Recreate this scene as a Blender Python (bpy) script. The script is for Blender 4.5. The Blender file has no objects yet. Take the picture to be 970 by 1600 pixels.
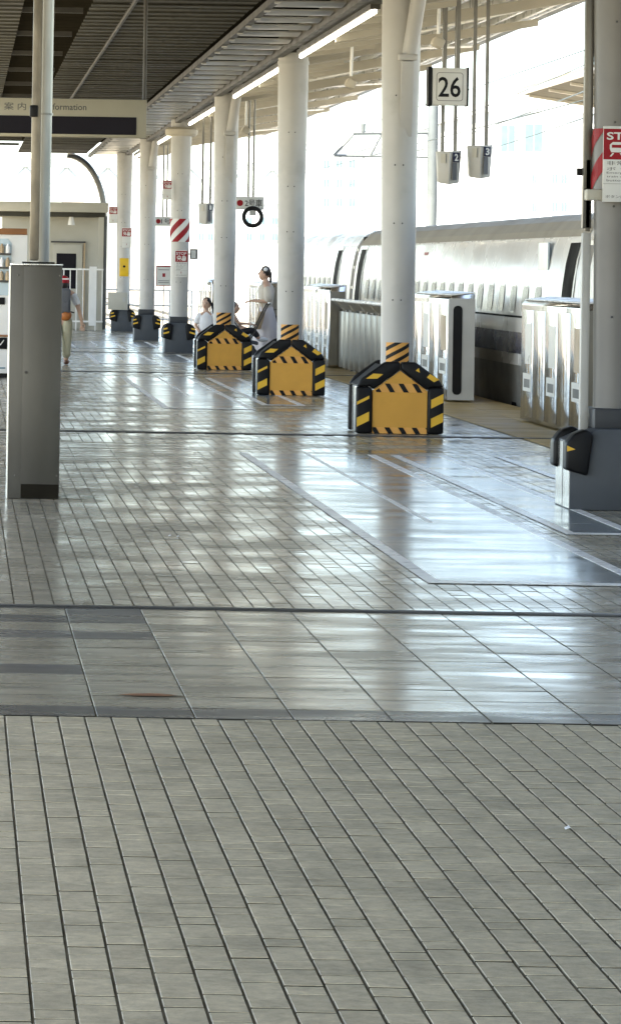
import bpy, bmesh, math, random
from mathutils import Matrix, Vector
random.seed(7)
R = math.radians
scene = bpy.context.scene
COL = scene.collection

# ------------------------------------------------------------------ camera
EYE = 1.6            # camera height above the platform, metres
FPX = 6000.0         # focal length in pixels of the 970 x 1600 photograph
ROLL = 0.016
cam_d = bpy.data.cameras.new('camera')
cam_d.sensor_fit = 'VERTICAL'
cam_d.sensor_height = 36.0
cam_d.sensor_width = 36.0
cam_d.lens = FPX / 1600 * 36.0
cam_d.shift_x = (485 + 58) / 1600
cam_d.shift_y = -(800 - 410) / 1600
cam_d.clip_start = 0.1
cam_d.clip_end = 6000
cam = bpy.data.objects.new('camera', cam_d)
COL.objects.link(cam)
cam.matrix_world = Matrix.Translation((0, 0, EYE)) @ Matrix.Rotation(R(90), 4, 'X') @ Matrix.Rotation(ROLL, 4, 'Z')
scene.camera = cam

# ------------------------------------------------------------------ world, sun, exposure
SUN_EL = R(58)
SUN_DIR = Vector((-0.62, -0.55, 0)).normalized()
world = bpy.data.worlds.new('World')
scene.world = world
world.use_nodes = True
wn = world.node_tree.nodes
wl = world.node_tree.links
sky = wn.new('ShaderNodeTexSky')
sky.sky_type = 'NISHITA'
sky.sun_disc = False
sky.sun_elevation = SUN_EL
sky.sun_rotation = math.atan2(SUN_DIR.x, SUN_DIR.y)
sky.air_density = 0.6
sky.dust_density = 1.0
sky.ozone_density = 0.0
wl.new(sky.outputs[0], wn['Background'].inputs[0])
wn['Background'].inputs[1].default_value = 0.15
sun_d = bpy.data.lights.new('sun', 'SUN')
sun_d.energy = 4.5
sun_d.angle = R(0.53)
sun_d.color = (1.0, 0.95, 0.88)
sun = bpy.data.objects.new('sun', sun_d)
COL.objects.link(sun)
sv = Vector((SUN_DIR.x * math.cos(SUN_EL), SUN_DIR.y * math.cos(SUN_EL), math.sin(SUN_EL)))
sun.rotation_euler = sv.to_track_quat('Z', 'Y').to_euler()
sun.location = (-20, -20, 40)
vs = scene.view_settings
vs.view_transform = 'Standard'
vs.look = 'None'
vs.gamma = 1
vs.use_curve_mapping = False
vs.exposure = 2.65
vs.use_white_balance = True
vs.white_balance_temperature = 7700
vs.white_balance_tint = 5
scene.render.engine = 'CYCLES'
scene.cycles.max_bounces = 8
scene.cycles.diffuse_bounces = 4
scene.cycles.glossy_bounces = 4
scene.cycles.caustics_reflective = False
scene.cycles.caustics_refractive = False
scene.cycles.sample_clamp_indirect = 6
scene.cycles.use_denoising = True

# ------------------------------------------------------------------ helpers
def world_at(x, y, depth):
    """Place in metres of something seen at photo position x, y that stands `depth` metres away."""
    du, dv = x + 58, y - 410
    u = du * math.cos(ROLL) + dv * math.sin(ROLL)
    v = dv * math.cos(ROLL) - du * math.sin(ROLL)
    return Vector((u * depth / FPX, depth, EYE - v * depth / FPX))

def tag(o, label, cat, group=None):
    o['label'] = label
    o['category'] = cat
    if group:
        o['group'] = group
    return o

def empty(name, loc=(0, 0, 0), rz=0.0):
    o = bpy.data.objects.new(name, None)
    o.empty_display_size = 0.2
    o.location = loc
    o.rotation_euler = (0, 0, rz)
    COL.objects.link(o)
    return o

def link_mesh(name, me, parent=None, loc=(0, 0, 0), rot=(0, 0, 0)):
    o = bpy.data.objects.new(name, me)
    COL.objects.link(o)
    if parent is not None:
        o.parent = parent
    o.location = loc
    o.rotation_euler = rot
    return o

class MB:
    """collects shapes and links them as ONE mesh object"""
    def __init__(self):
        self.v, self.f = [], []
    def add(self, vs_, fs_):
        n = len(self.v)
        self.v.extend(vs_)
        self.f.extend([tuple(i + n for i in f) for f in fs_])
        return self
    def box(self, x0, x1, y0, y1, z0, z1):
        return self.add([(x0, y0, z0), (x1, y0, z0), (x1, y1, z0), (x0, y1, z0), (x0, y0, z1), (x1, y0, z1), (x1, y1, z1), (x0, y1, z1)],
                        [(0, 3, 2, 1), (4, 5, 6, 7), (0, 1, 5, 4), (1, 2, 6, 5), (2, 3, 7, 6), (3, 0, 4, 7)])
    def prism_xz(self, poly, y0, y1):
        n = len(poly)
        a = [(p[0], y0, p[1]) for p in poly] + [(p[0], y1, p[1]) for p in poly]
        f = [tuple(range(n)), tuple(range(2 * n - 1, n - 1, -1))]
        f += [((i + 1) % n, i, n + i, n + (i + 1) % n) for i in range(n)]
        return self.add(a, f)
    def prism_yz(self, poly, x0, x1):
        n = len(poly)
        a = [(x0, p[0], p[1]) for p in poly] + [(x1, p[0], p[1]) for p in poly]
        f = [tuple(range(n - 1, -1, -1)), tuple(range(n, 2 * n))]
        f += [(i, (i + 1) % n, n + (i + 1) % n, n + i) for i in range(n)]
        return self.add(a, f)
    def tube(self, pts, r, n=10, r2=None, cap=True):
        pts = [Vector(p) for p in pts]
        k = len(pts)
        vs_, fs_ = [], []
        up0 = Vector((0, 0, 1))
        for i, p in enumerate(pts):
            d = (pts[min(i + 1, k - 1)] - pts[max(i - 1, 0)]).normalized()
            ref = up0 if abs(d.z) < 0.95 else Vector((1, 0, 0))
            a = d.cross(ref).normalized()
            b = a.cross(d).normalized()
            rr = r if r2 is None else r + (r2 - r) * i / (k - 1)
            for j in range(n):
                t = 2 * math.pi * j / n
                vs_.append(tuple(p + a * (rr * math.cos(t)) + b * (rr * math.sin(t))))
        for i in range(k - 1):
            for j in range(n):
                j2 = (j + 1) % n
                fs_.append((i * n + j, i * n + j2, (i + 1) * n + j2, (i + 1) * n + j))
        if cap:
            fs_.append(tuple(range(n - 1, -1, -1)))
            fs_.append(tuple(range((k - 1) * n, k * n)))
        return self.add(vs_, fs_)
    def lathe(self, prof, n=24, sx=1.0, sy=1.0, cx=0.0, cy=0.0):
        vs_, fs_ = [], []
        k = len(prof)
        for (r, z) in prof:
            for j in range(n):
                t = 2 * math.pi * j / n
                vs_.append((cx + r * sx * math.cos(t), cy + r * sy * math.sin(t), z))
        for i in range(k - 1):
            for j in range(n):
                j2 = (j + 1) % n
                fs_.append((i * n + j, i * n + j2, (i + 1) * n + j2, (i + 1) * n + j))
        fs_.append(tuple(range(n - 1, -1, -1)))
        fs_.append(tuple(range((k - 1) * n, k * n)))
        return self.add(vs_, fs_)
    def ellipsoid(self, c, r, n=12, m=8):
        vs_, fs_ = [], []
        for i in range(1, m):
            ph = math.pi * i / m
            for j in range(n):
                t = 2 * math.pi * j / n
                vs_.append((c[0] + r[0] * math.sin(ph) * math.cos(t), c[1] + r[1] * math.sin(ph) * math.sin(t), c[2] + r[2] * math.cos(ph)))
        top = len(vs_); vs_.append((c[0], c[1], c[2] + r[2]))
        bot = len(vs_); vs_.append((c[0], c[1], c[2] - r[2]))
        for i in range(m - 2):
            for j in range(n):
                j2 = (j + 1) % n
                fs_.append((i * n + j, (i + 1) * n + j, (i + 1) * n + j2, i * n + j2))
        for j in range(n):
            j2 = (j + 1) % n
            fs_.append((top, j, j2))
            fs_.append((bot, (m - 2) * n + j2, (m - 2) * n + j))
        return self.add(vs_, fs_)
    def mesh(self, name, mat, smooth=False, bevel=0.0, seg=2):
        me = bpy.data.meshes.new(name)
        me.from_pydata([tuple(p) for p in self.v], [], self.f)
        bm = bmesh.new()
        bm.from_mesh(me)
        bmesh.ops.recalc_face_normals(bm, faces=bm.faces)
        if bevel > 0:
            ed = [e for e in bm.edges if len(e.link_faces) == 2 and e.calc_face_angle(0) > 0.5]
            bmesh.ops.bevel(bm, geom=ed, offset=bevel, segments=seg, affect='EDGES', profile=0.5, clamp_overlap=True)
        bm.to_mesh(me)
        bm.free()
        if smooth or bevel > 0:
            for p in me.polygons:
                p.use_smooth = True
            me.set_sharp_from_angle(angle=R(42))
        me.materials.append(mat)
        return me
    def build(self, name, mat, parent=None, smooth=False, bevel=0.0, loc=(0, 0, 0), rot=(0, 0, 0), seg=2):
        return link_mesh(name, self.mesh(name, mat, smooth, bevel, seg), parent, loc, rot)

def clip(poly, a, b, c):
    """keep a*x+b*y<=c"""
    out = []
    n = len(poly)
    for i in range(n):
        p, q = poly[i], poly[(i + 1) % n]
        dp, dq = a * p[0] + b * p[1] - c, a * q[0] + b * q[1] - c
        if dp <= 0:
            out.append(p)
        if (dp < 0 < dq) or (dq < 0 < dp):
            t = dp / (dp - dq)
            out.append((p[0] + (q[0] - p[0]) * t, p[1] + (q[1] - p[1]) * t))
    return out

def stripes(poly, ang, width, pitch, off=0.0):
    """diagonal bands inside a convex polygon"""
    ca, sa = math.cos(ang), math.sin(ang)
    ds = [p[0] * ca + p[1] * sa for p in poly]
    out = []
    k = math.floor((min(ds) - off) / pitch) - 1
    while off + k * pitch < max(ds):
        lo = off + k * pitch
        q = clip(clip(poly, ca, sa, lo + width), -ca, -sa, -lo)
        if len(q) >= 3:
            out.append(q)
        k += 1
    return out

def eval_mesh(obj, name):
    dg = bpy.context.evaluated_depsgraph_get()
    dg.update()
    me = bpy.data.meshes.new_from_object(obj.evaluated_get(dg))
    me.name = name
    return me

_text_cache = {}
def text_mesh(s, bold=0.0, ext=0.0006):
    key = (s, bold)
    if key in _text_cache:
        return _text_cache[key]
    cu = bpy.data.curves.new('text', 'FONT')
    cu.body = s
    cu.size = 1.0
    cu.offset = bold
    cu.resolution_u = 3
    cu.fill_mode = 'FRONT'
    ob = bpy.data.objects.new('text', cu)
    COL.objects.link(ob)
    me = eval_mesh(ob, 'lettering')
    bpy.data.objects.remove(ob)
    vs_ = [v.co.copy() for v in me.vertices]
    fs_ = [tuple(p.vertices) for p in me.polygons]
    bpy.data.meshes.remove(me)
    if not vs_:
        vs_, fs_ = [Vector((0, 0, 0)), Vector((1, 0, 0)), Vector((1, 1, 0))], [(0, 1, 2)]
    x0, x1 = min(v.x for v in vs_), max(v.x for v in vs_)
    y0, y1 = min(v.y for v in vs_), max(v.y for v in vs_)
    nv = [((v.x - x0) / (x1 - x0), (v.y - y0) / (y1 - y0)) for v in vs_]
    _text_cache[key] = (nv, fs_)
    return _text_cache[key]

def lettering(name, s, mat, parent, x0, x1, z0, z1, y, bold=0.0):
    """flat lettering in the x-z plane, facing -y"""
    nv, fs_ = text_mesh(s, bold)
    me = bpy.data.meshes.new(name)
    me.from_pydata([(x0 + (x1 - x0) * a, y, z0 + (z1 - z0) * b) for a, b in nv], [], fs_)
    me.materials.append(mat)
    return link_mesh(name, me, parent)

def skin_mesh(name, joints, edges, mat, parent=None, root=None, sub=2, loc=(0, 0, 0)):
    """continuous body surface grown round a skeleton; joints: {key: (x, y, z, r) or (x, y, z, rx, ry)}"""
    keys = list(joints)
    idx = {k: i for i, k in enumerate(keys)}
    me = bpy.data.meshes.new('skeleton')
    me.from_pydata([joints[k][:3] for k in keys], [(idx[a], idx[b]) for a, b in edges], [])
    ob = bpy.data.objects.new('skeleton', me)
    COL.objects.link(ob)
    ob.modifiers.new('skin', 'SKIN').use_smooth_shade = True
    sd = me.skin_vertices[0].data
    for k in keys:
        j = joints[k]
        sd[idx[k]].radius = (j[3], j[4] if len(j) > 4 else j[3])
        sd[idx[k]].use_root = (k == (root or keys[0]))
    sb = ob.modifiers.new('sub', 'SUBSURF')
    sb.levels = sub
    sb.render_levels = sub
    out = eval_mesh(ob, name)
    bpy.data.objects.remove(ob)
    bpy.data.meshes.remove(me)
    out.materials.clear()
    out.materials.append(mat)
    for p in out.polygons:
        p.use_smooth = True
    return link_mesh(name, out, parent, loc)

# ------------------------------------------------------------------ materials
M = {}
def mat(name, col, rough=0.5, metal=0.0, var=0.10, scale=4.0, rvar=0.08, bump=0.0, bscale=60.0, stretch=(1, 1, 1), spec=0.5,
        coat=0.0, rand=0.0, island=False, emit=None, alpha=None, ior=1.5, bdist=0.002, col2=None, c2lo=0.5, c2hi=0.7, c2scale=2.0, nrough=0.5):
    m = bpy.data.materials.new(name)
    m.use_nodes = True
    nt = m.node_tree
    n, l = nt.nodes, nt.links
    b = n['Principled BSDF']
    b.inputs['Metallic'].default_value = metal
    b.inputs['Specular IOR Level'].default_value = spec
    b.inputs['IOR'].default_value = ior
    b.inputs['Coat Weight'].default_value = coat
    b.inputs['Coat Roughness'].default_value = 0.06
    tc = n.new('ShaderNodeNewGeometry')
    mp = n.new('ShaderNodeMapping')
    mp.inputs['Scale'].default_value = stretch
    l.new(tc.outputs['Position'], mp.inputs[0])
    nz = n.new('ShaderNodeTexNoise')
    nz.inputs['Scale'].default_value = scale
    nz.inputs['Detail'].default_value = 8
    nz.inputs['Roughness'].default_value = nrough
    l.new(mp.outputs[0], nz.inputs['Vector'])
    val = n.new('ShaderNodeMapRange')
    val.inputs['From Min'].default_value = 0.3
    val.inputs['From Max'].default_value = 0.7
    val.inputs['To Min'].default_value = 1 - var
    val.inputs['To Max'].default_value = 1 + var
    l.new(nz.outputs[0], val.inputs[0])
    src = val.outputs[0]
    if rand > 0:
        if island:
            g = n.new('ShaderNodeNewGeometry')
            ro = g.outputs['Random Per Island']
        else:
            g = n.new('ShaderNodeObjectInfo')
            ro = g.outputs['Random']
        rr = n.new('ShaderNodeMapRange')
        rr.inputs['To Min'].default_value = 1 - rand
        rr.inputs['To Max'].default_value = 1 + rand
        l.new(ro, rr.inputs[0])
        mu = n.new('ShaderNodeMath')
        mu.operation = 'MULTIPLY'
        l.new(src, mu.inputs[0])
        l.new(rr.outputs[0], mu.inputs[1])
        src = mu.outputs[0]
    hs = n.new('ShaderNodeHueSaturation')
    hs.inputs['Color'].default_value = (*col, 1)
    l.new(src, hs.inputs['Value'])
    if col2 is not None:
        nz3 = n.new('ShaderNodeTexNoise')
        nz3.inputs['Scale'].default_value = c2scale
        nz3.inputs['Detail'].default_value = 5
        l.new(mp.outputs[0], nz3.inputs['Vector'])
        mr3 = n.new('ShaderNodeMapRange')
        mr3.inputs['From Min'].default_value = c2lo
        mr3.inputs['From Max'].default_value = c2hi
        l.new(nz3.outputs[0], mr3.inputs[0])
        mx = n.new('ShaderNodeMix')
        mx.data_type = 'RGBA'
        mx.inputs['A'].default_value = (*col, 1)
        mx.inputs['B'].default_value = (*col2, 1)
        l.new(mr3.outputs[0], mx.inputs['Factor'])
        l.new(mx.outputs['Result'], hs.inputs['Color'])
    l.new(hs.outputs[0], b.inputs['Base Color'])
    nz2 = n.new('ShaderNodeTexNoise')
    nz2.inputs['Scale'].default_value = scale * 0.6
    nz2.inputs['Detail'].default_value = 4
    l.new(mp.outputs[0], nz2.inputs['Vector'])
    mr = n.new('ShaderNodeMapRange')
    mr.inputs['From Min'].default_value = 0.3
    mr.inputs['From Max'].default_value = 0.7
    mr.inputs['To Min'].default_value = max(0.02, rough - rvar)
    mr.inputs['To Max'].default_value = min(1.0, rough + rvar)
    l.new(nz2.outputs[0], mr.inputs[0])
    l.new(mr.outputs[0], b.inputs['Roughness'])
    if bump > 0:
        bn = n.new('ShaderNodeTexNoise')
        bn.inputs['Scale'].default_value = bscale
        bn.inputs['Detail'].default_value = 4
        l.new(mp.outputs[0], bn.inputs['Vector'])
        bp = n.new('ShaderNodeBump')
        bp.inputs['Strength'].default_value = bump
        bp.inputs['Distance'].default_value = bdist
        l.new(bn.outputs[0], bp.inputs['Height'])
        l.new(bp.outputs[0], b.inputs['Normal'])
    if emit:
        b.inputs['Emission Color'].default_value = (*emit[0], 1)
        b.inputs['Emission Strength'].default_value = emit[1]
    M[name] = m
    return m

# ground
mat('paver_dry', (0.465, 0.405, 0.28), 0.62, var=0.34, nrough=0.78, col2=(0.37, 0.325, 0.225), c2lo=0.46, c2hi=0.66, c2scale=3.5, scale=22, rvar=0.12, bump=0.5, bscale=160, rand=0.10, bdist=0.0012)
mat('paver_dry_mass', (0.465, 0.405, 0.28), 0.58, var=0.34, nrough=0.78, col2=(0.37, 0.325, 0.225), c2lo=0.46, c2hi=0.66, c2scale=3.5, scale=22, rvar=0.14, bump=0.5, bscale=160, rand=0.10, island=True, bdist=0.0012)
mat('paver_wet', (0.38, 0.35, 0.27), 0.21, var=0.2, scale=2.0, nrough=0.7, rvar=0.12, bump=0.26, bscale=65, rand=0.12, island=True, bdist=0.002)
mat('floor_tile', (0.33, 0.305, 0.235), 0.22, var=0.2, scale=2.5, rvar=0.10, bump=0.14, bscale=22, rand=0.10, bdist=0.002, stretch=(1, 3, 1),
    col2=(0.24, 0.23, 0.18), c2lo=0.52, c2hi=0.75, c2scale=3)
mat('floor_tile_dark', (0.15, 0.147, 0.135), 0.30, var=0.2, scale=3, rvar=0.1, bump=0.14, bscale=22, rand=0.15, bdist=0.002, stretch=(1, 3, 1))
mat('grout', (0.17, 0.158, 0.12), 0.9, spec=0.05, var=0.25, scale=8, bump=0.3, bscale=120)
mat('joint_dirt', (0.028, 0.026, 0.02), 0.95, spec=0.0, var=0.3, scale=12)
mat('joint_steel', (0.20, 0.20, 0.20), 0.35, metal=0.9, var=0.2)
mat('joint_rubber', (0.02, 0.02, 0.02), 0.5)
mat('queue_paint', (0.18, 0.215, 0.23), 0.19, col2=(0.27, 0.27, 0.24), c2lo=0.55, c2hi=0.72, c2scale=4, nrough=0.7, var=0.15, scale=2.0, rvar=0.08, bump=0.20, bscale=20, bdist=0.002, stretch=(1, 2, 1))
mat('line_paint', (0.80, 0.80, 0.77), 0.32, col2=(0.36, 0.36, 0.33), c2lo=0.57, c2hi=0.66, c2scale=7, nrough=0.7, var=0.12, scale=5, bump=0.15, bscale=50)
mat('tactile_tan', (0.36, 0.25, 0.085), 0.5, var=0.18, scale=3, bump=0.2, bscale=40)
mat('concrete', (0.30, 0.29, 0.27), 0.8, var=0.15, scale=2, bump=0.3, bscale=30)
mat('gravel', (0.26, 0.24, 0.21), 0.9, var=0.3, scale=14, bump=0.8, bscale=20, bdist=0.03)
mat('rust', (0.22, 0.09, 0.03), 0.7, var=0.3, scale=20)
# metal and paint
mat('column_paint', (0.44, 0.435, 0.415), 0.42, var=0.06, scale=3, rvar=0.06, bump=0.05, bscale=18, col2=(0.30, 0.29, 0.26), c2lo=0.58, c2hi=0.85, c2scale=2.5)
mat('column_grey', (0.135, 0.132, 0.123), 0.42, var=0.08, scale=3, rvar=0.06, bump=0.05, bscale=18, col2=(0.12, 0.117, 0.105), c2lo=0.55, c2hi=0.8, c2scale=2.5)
mat('base_grey', (0.062, 0.070, 0.080), 0.45, spec=0.3, var=0.08, scale=6)
mat('base_dark', (0.038, 0.041, 0.045), 0.5, spec=0.3, var=0.1, scale=6)
mat('stainless', (0.60, 0.60, 0.59), 0.26, metal=1.0, var=0.06, scale=6, rvar=0.07, bump=0.06, bscale=3, stretch=(6, 6, 0.4))
mat('stainless_gate', (0.54, 0.54, 0.55), 0.13, metal=1.0, var=0.05, scale=5, rvar=0.06, bump=0.10, bscale=1.6, stretch=(4, 4, 0.25), bdist=0.01)
mat('steel_brushed', (0.17, 0.163, 0.145), 0.36, metal=1.0, var=0.10, scale=3, rvar=0.06, bump=0.06, bscale=2, stretch=(3, 3, 1))
mat('cabinet_steel', (0.085, 0.08, 0.068), 0.45, metal=0.5, var=0.12, scale=2, rvar=0.05, bump=0.05, bscale=2, stretch=(3, 3, 1))
mat('pole_steel', (0.24, 0.232, 0.21), 0.34, metal=1.0, var=0.12, scale=3, rvar=0.06, stretch=(3, 3, 0.6))
mat('steel_dark', (0.05, 0.047, 0.04), 0.5, metal=0.3, var=0.15)
mat('brown_reflection', (0.19, 0.17, 0.135), 0.45, metal=0.6, var=0.3, scale=9, stretch=(1, 1, 0.5))  # colour of the brown reflections put on the pole and the duct
mat('galvanised', (0.42, 0.41, 0.375), 0.32, metal=0.9, var=0.05, scale=3, rvar=0.04)
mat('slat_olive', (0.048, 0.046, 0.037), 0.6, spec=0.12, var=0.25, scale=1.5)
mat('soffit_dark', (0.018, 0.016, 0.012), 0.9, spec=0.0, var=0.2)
mat('canopy_cream', (0.46, 0.42, 0.34), 0.5, var=0.10, scale=2)
mat('canopy_panel', (0.19, 0.18, 0.15), 0.8, spec=0.05, var=0.12, scale=1.5)
mat('white_gloss', (0.78, 0.78, 0.76), 0.3, var=0.04)
mat('white_sign', (0.60, 0.605, 0.58), 0.35, var=0.03)
mat('grey_plastic', (0.42, 0.42, 0.40), 0.4, var=0.06)
mat('sign_cream', (0.29, 0.27, 0.205), 0.45, var=0.05)
mat('black_rubber', (0.004, 0.004, 0.0045), 0.45, spec=0.22, var=0.2, scale=12, bump=0.1, bscale=30)
mat('black_print', (0.005, 0.005, 0.006), 0.5, spec=0.2)
mat('charcoal_print', (0.05, 0.05, 0.05), 0.5)
mat('navy_print', (0.008, 0.012, 0.04), 0.4, spec=0.2)
mat('screen_dark', (0.008, 0.007, 0.011), 0.4, spec=0.12)
mat('red_print', (0.26, 0.008, 0.014), 0.45, spec=0.2, var=0.08)
mat('yellow_tape', (0.75, 0.43, 0.03), 0.4, var=0.08)
mat('orange_board', (0.66, 0.33, 0.05), 0.6, var=0.06, scale=8, col2=(0.58, 0.29, 0.048), c2lo=0.5, c2hi=0.8, c2scale=4)
mat('orange_tape', (0.74, 0.36, 0.08), 0.5, var=0.08)
mat('yellow_box', (0.68, 0.42, 0.02), 0.4)
mat('brown_trim', (0.24, 0.10, 0.035), 0.5)
mat('train_white', (0.74, 0.735, 0.72), 0.26, var=0.05, scale=1.5, bump=0.04, bscale=1.2, bdist=0.006)
mat('train_roof', (0.30, 0.28, 0.235), 0.6, var=0.08, scale=1.5)
mat('train_blue', (0.012, 0.022, 0.075), 0.25, var=0.05, coat=0.4)
mat('train_skirt', (0.20, 0.195, 0.18), 0.45, var=0.15)
mat('train_glass', (0.045, 0.048, 0.05), 0.25, var=0.05, spec=0.25)
mat('train_dark', (0.003, 0.003, 0.003), 0.7, spec=0.1)
mat('pale_display', (0.42, 0.52, 0.58), 0.2)
mat('far_white', (0.62, 0.66, 0.69), 0.6, var=0.05, scale=0.2)
mat('far_glass', (0.13, 0.22, 0.27), 0.5, spec=0.1, var=0.1)
mat('far_steel', (0.11, 0.13, 0.14), 0.5, var=0.1)
mat('truss_pale', (0.34, 0.38, 0.40), 0.5, var=0.1)
mat('wire', (0.05, 0.07, 0.07), 0.5)
mat('cabin_cream', (0.42, 0.405, 0.345), 0.5, var=0.08, scale=1.5)
mat('tube_light', (0.9, 0.9, 0.9), 0.4, emit=((1.0, 0.97, 0.90), 2.2))
# people
mat('skin', (0.56, 0.36, 0.26), 0.5, var=0.06)
mat('hair', (0.018, 0.014, 0.012), 0.4, var=0.2, scale=30, stretch=(1, 1, 0.2))
mat('blouse', (0.56, 0.52, 0.45), 0.75, var=0.05, bump=0.2, bscale=25)
mat('skirt', (0.60, 0.565, 0.565), 0.75, var=0.07, bump=0.2, bscale=20)
mat('bag_tan', (0.40, 0.30, 0.19), 0.5)
mat('cloth_black', (0.012, 0.012, 0.015), 0.75)
mat('cloth_grey', (0.10, 0.105, 0.115), 0.75)
mat('cloth_white', (0.80, 0.81, 0.82), 0.75, bump=0.2, bscale=25)
mat('cloth_khaki', (0.42, 0.40, 0.28), 0.8, var=0.08, bump=0.2, bscale=25)
mat('cap_red', (0.36, 0.01, 0.02), 0.5)
mat('bag_orange', (0.40, 0.13, 0.03), 0.55)
mat('shoe_brown', (0.17, 0.07, 0.03), 0.5)

# ================================================================== platform floor
floor = MB().box(-7.0, 6.6, -25, 97, -1.0, -0.005).build('platform_floor', M['grout'])
floor['kind'] = 'structure'

PW, PJ = 0.094, 0.0074          # strip pitch, width of the long joints
def paver_verts(cx, cy, hx, hy, z, tx, ty, ch=0.0015, base=-0.016):
    vs_ = []
    for (sx, sy) in ((-1, -1), (1, -1), (1, 1), (-1, 1)):
        vs_.append((cx + sx * hx, cy + sy * hy, base))
    for (sx, sy) in ((-1, -1), (1, -1), (1, 1), (-1, 1)):
        x, y = sx * hx, sy * hy
        vs_.append((cx + x, cy + y, z - ch + x * tx + y * ty))
    for (sx, sy) in ((-1, -1), (1, -1), (1, 1), (-1, 1)):
        x, y = sx * (hx - ch), sy * (hy - min(ch, 0.0006))
        vs_.append((cx + x, cy + y, z + x * tx + y * ty))
    return vs_
PF = [(8, 9, 10, 11)] + [(i, (i + 1) % 4, 4 + (i + 1) % 4, 4 + i) for i in range(4)] + [(4 + i, 4 + (i + 1) % 4, 8 + (i + 1) % 4, 8 + i) for i in range(4)]
PF_FAR = [(4, 5, 6, 7)] + [(i, (i + 1) % 4, 4 + (i + 1) % 4, 4 + i) for i in range(4)]

def one_mesh(name, vs_, fs_, m, grouted=0):
    me = bpy.data.meshes.new(name)
    me.from_pydata(vs_, [], fs_)
    me.materials.append(m)
    if grouted:
        me.materials.append(M['grout'])
        me.materials.append(M['joint_dirt'])
        nf = grouted
        for q, p in enumerate(me.polygons):
            if 1 <= q % nf <= 4:
                p.material_index = 2 if q % nf in (1, 3) and nf == 9 else 1
    return me

# near field: the nearest pavers are objects, the others one mass
def strip_rows(y0, y1, i):
    y = y0 + (0.15 if i % 2 else 0.0) - 0.3 + random.uniform(-0.01, 0.01)
    out = []
    k = 0
    while y < y1:
        ln = 0.2 if k % 2 == 0 else 0.1
        a, b = max(y, y0), min(y + ln, y1)
        if b - a > 0.03:
            out.append((a, b))
        y += ln
        k += 1
    return out

long_me = one_mesh('paver', paver_verts(0, 0, (PW - PJ) / 2, 0.0945, 0, 0, 0), PF, M['paver_dry'], 9)
short_me = one_mesh('paver', paver_verts(0, 0, (PW - PJ) / 2, 0.0445, 0, 0, 0), PF, M['paver_dry'], 9)
near = []
X_OFF = 0.0805 - 0.094 * 20      # a long joint runs through here
for i in range(56):
    cx = X_OFF + PW * (i + 0.5)
    for a, b in strip_rows(6.6, 13.58, i):
        near.append((cx, a, b))
def in_frame(cx, cy):
    px = FPX * cx / cy - 58
    py = 410 + FPX * EYE / cy + 0.016 * (px + 58)
    return -20 < px < 990 and py < 1625
vis = sorted([p for p in near if in_frame(p[0], (p[1] + p[2]) / 2) and (abs(p[2] - p[1] - 0.2) < 0.002 or abs(p[2] - p[1] - 0.1) < 0.002)],
             key=lambda p: p[1] - 0.02 * (p[2] - p[1]))
single = set(vis[:298])
mv, mf = [], []
for p in near:
    cx, a, b = p
    z = random.uniform(-0.0012, 0.0008)
    tx, ty = random.gauss(0, 0.004), random.gauss(0, 0.0028)
    if p in single:
        o = link_mesh('paver', long_me if b - a > 0.15 else short_me, floor, (cx, (a + b) / 2, z), (ty, -tx, 0))
    else:
        n0 = len(mv)
        mv.extend(paver_verts(cx, (a + b) / 2, (PW - PJ) / 2, (b - a) / 2 - 0.0055, z, tx, ty))
        mf.extend([tuple(q + n0 for q in f) for f in PF])
o = link_mesh('paver_field', one_mesh('paver_field', mv, mf, M['paver_dry_mass'], 9), floor)
o['kind'] = 'stuff'

# band of large smooth tiles, a dark row along its near edge
T = 0.35
Y_B0, Y_B1 = 13.6, 17.86
rows = [(Y_B0, Y_B0 + 0.31)]
y = Y_B0 + 0.31
while y < Y_B1 - 0.05:
    rows.append((y, min(y + 0.3591, Y_B1)))
    y += 0.3591
DARK = {(1, 10), (2, 10), (2, 8), (1, 8), (0, 5), (1, 4), (0, 9), (2, 11), (0, 3)}
tile_meshes = {}
for r_, (a, b) in enumerate(rows):
    for c_ in range(-4, 16):
        cx = 0.150 + T * (c_ - 1) - 0.35 * 0.5
        dark = r_ == 0 or (c_ - 1, r_) in DARK
        key = (round(b - a, 3), dark)
        if key not in tile_meshes:
            tile_meshes[key] = one_mesh('floor_tile', paver_verts(0, 0, T / 2 - 0.0036, (b - a) / 2 - 0.005, 0, 0, 0, 0.0006),
                                        PF, M['floor_tile_dark' if dark else 'floor_tile'], 9)
        link_mesh('floor_tile', tile_meshes[key], floor, (cx, (a + b) / 2, random.uniform(-0.0008, 0.0008)),
                  (random.gauss(0, 0.0016), random.gauss(0, 0.002), 0))
# rusty scrape on the tiles
MB().add([(0.60, 14.28, 0.0035), (0.66, 14.24, 0.0035), (0.79, 14.25, 0.0035), (0.83, 14.29, 0.0035), (0.75, 14.335, 0.0035), (0.67, 14.32, 0.0035)],
         [(0, 1, 2, 3, 4, 5)]).build('rust_stain', M['rust'], floor)

# expansion joint covers across the platform
def joint(y, w):
    MB().box(-7, 6.0, y, y + w, -0.012, 0.004).build('expansion_joint', M['joint_rubber'], floor)
    MB().box(-7, 6.0, y + w, y + w + 0.03, -0.012, 0.007).build('joint_cover', M['joint_steel'], floor, bevel=0.002)
joint(17.87, 0.07)
for yj in (36.75, 57.3, 70.0):
    joint(yj, 0.10)

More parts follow.
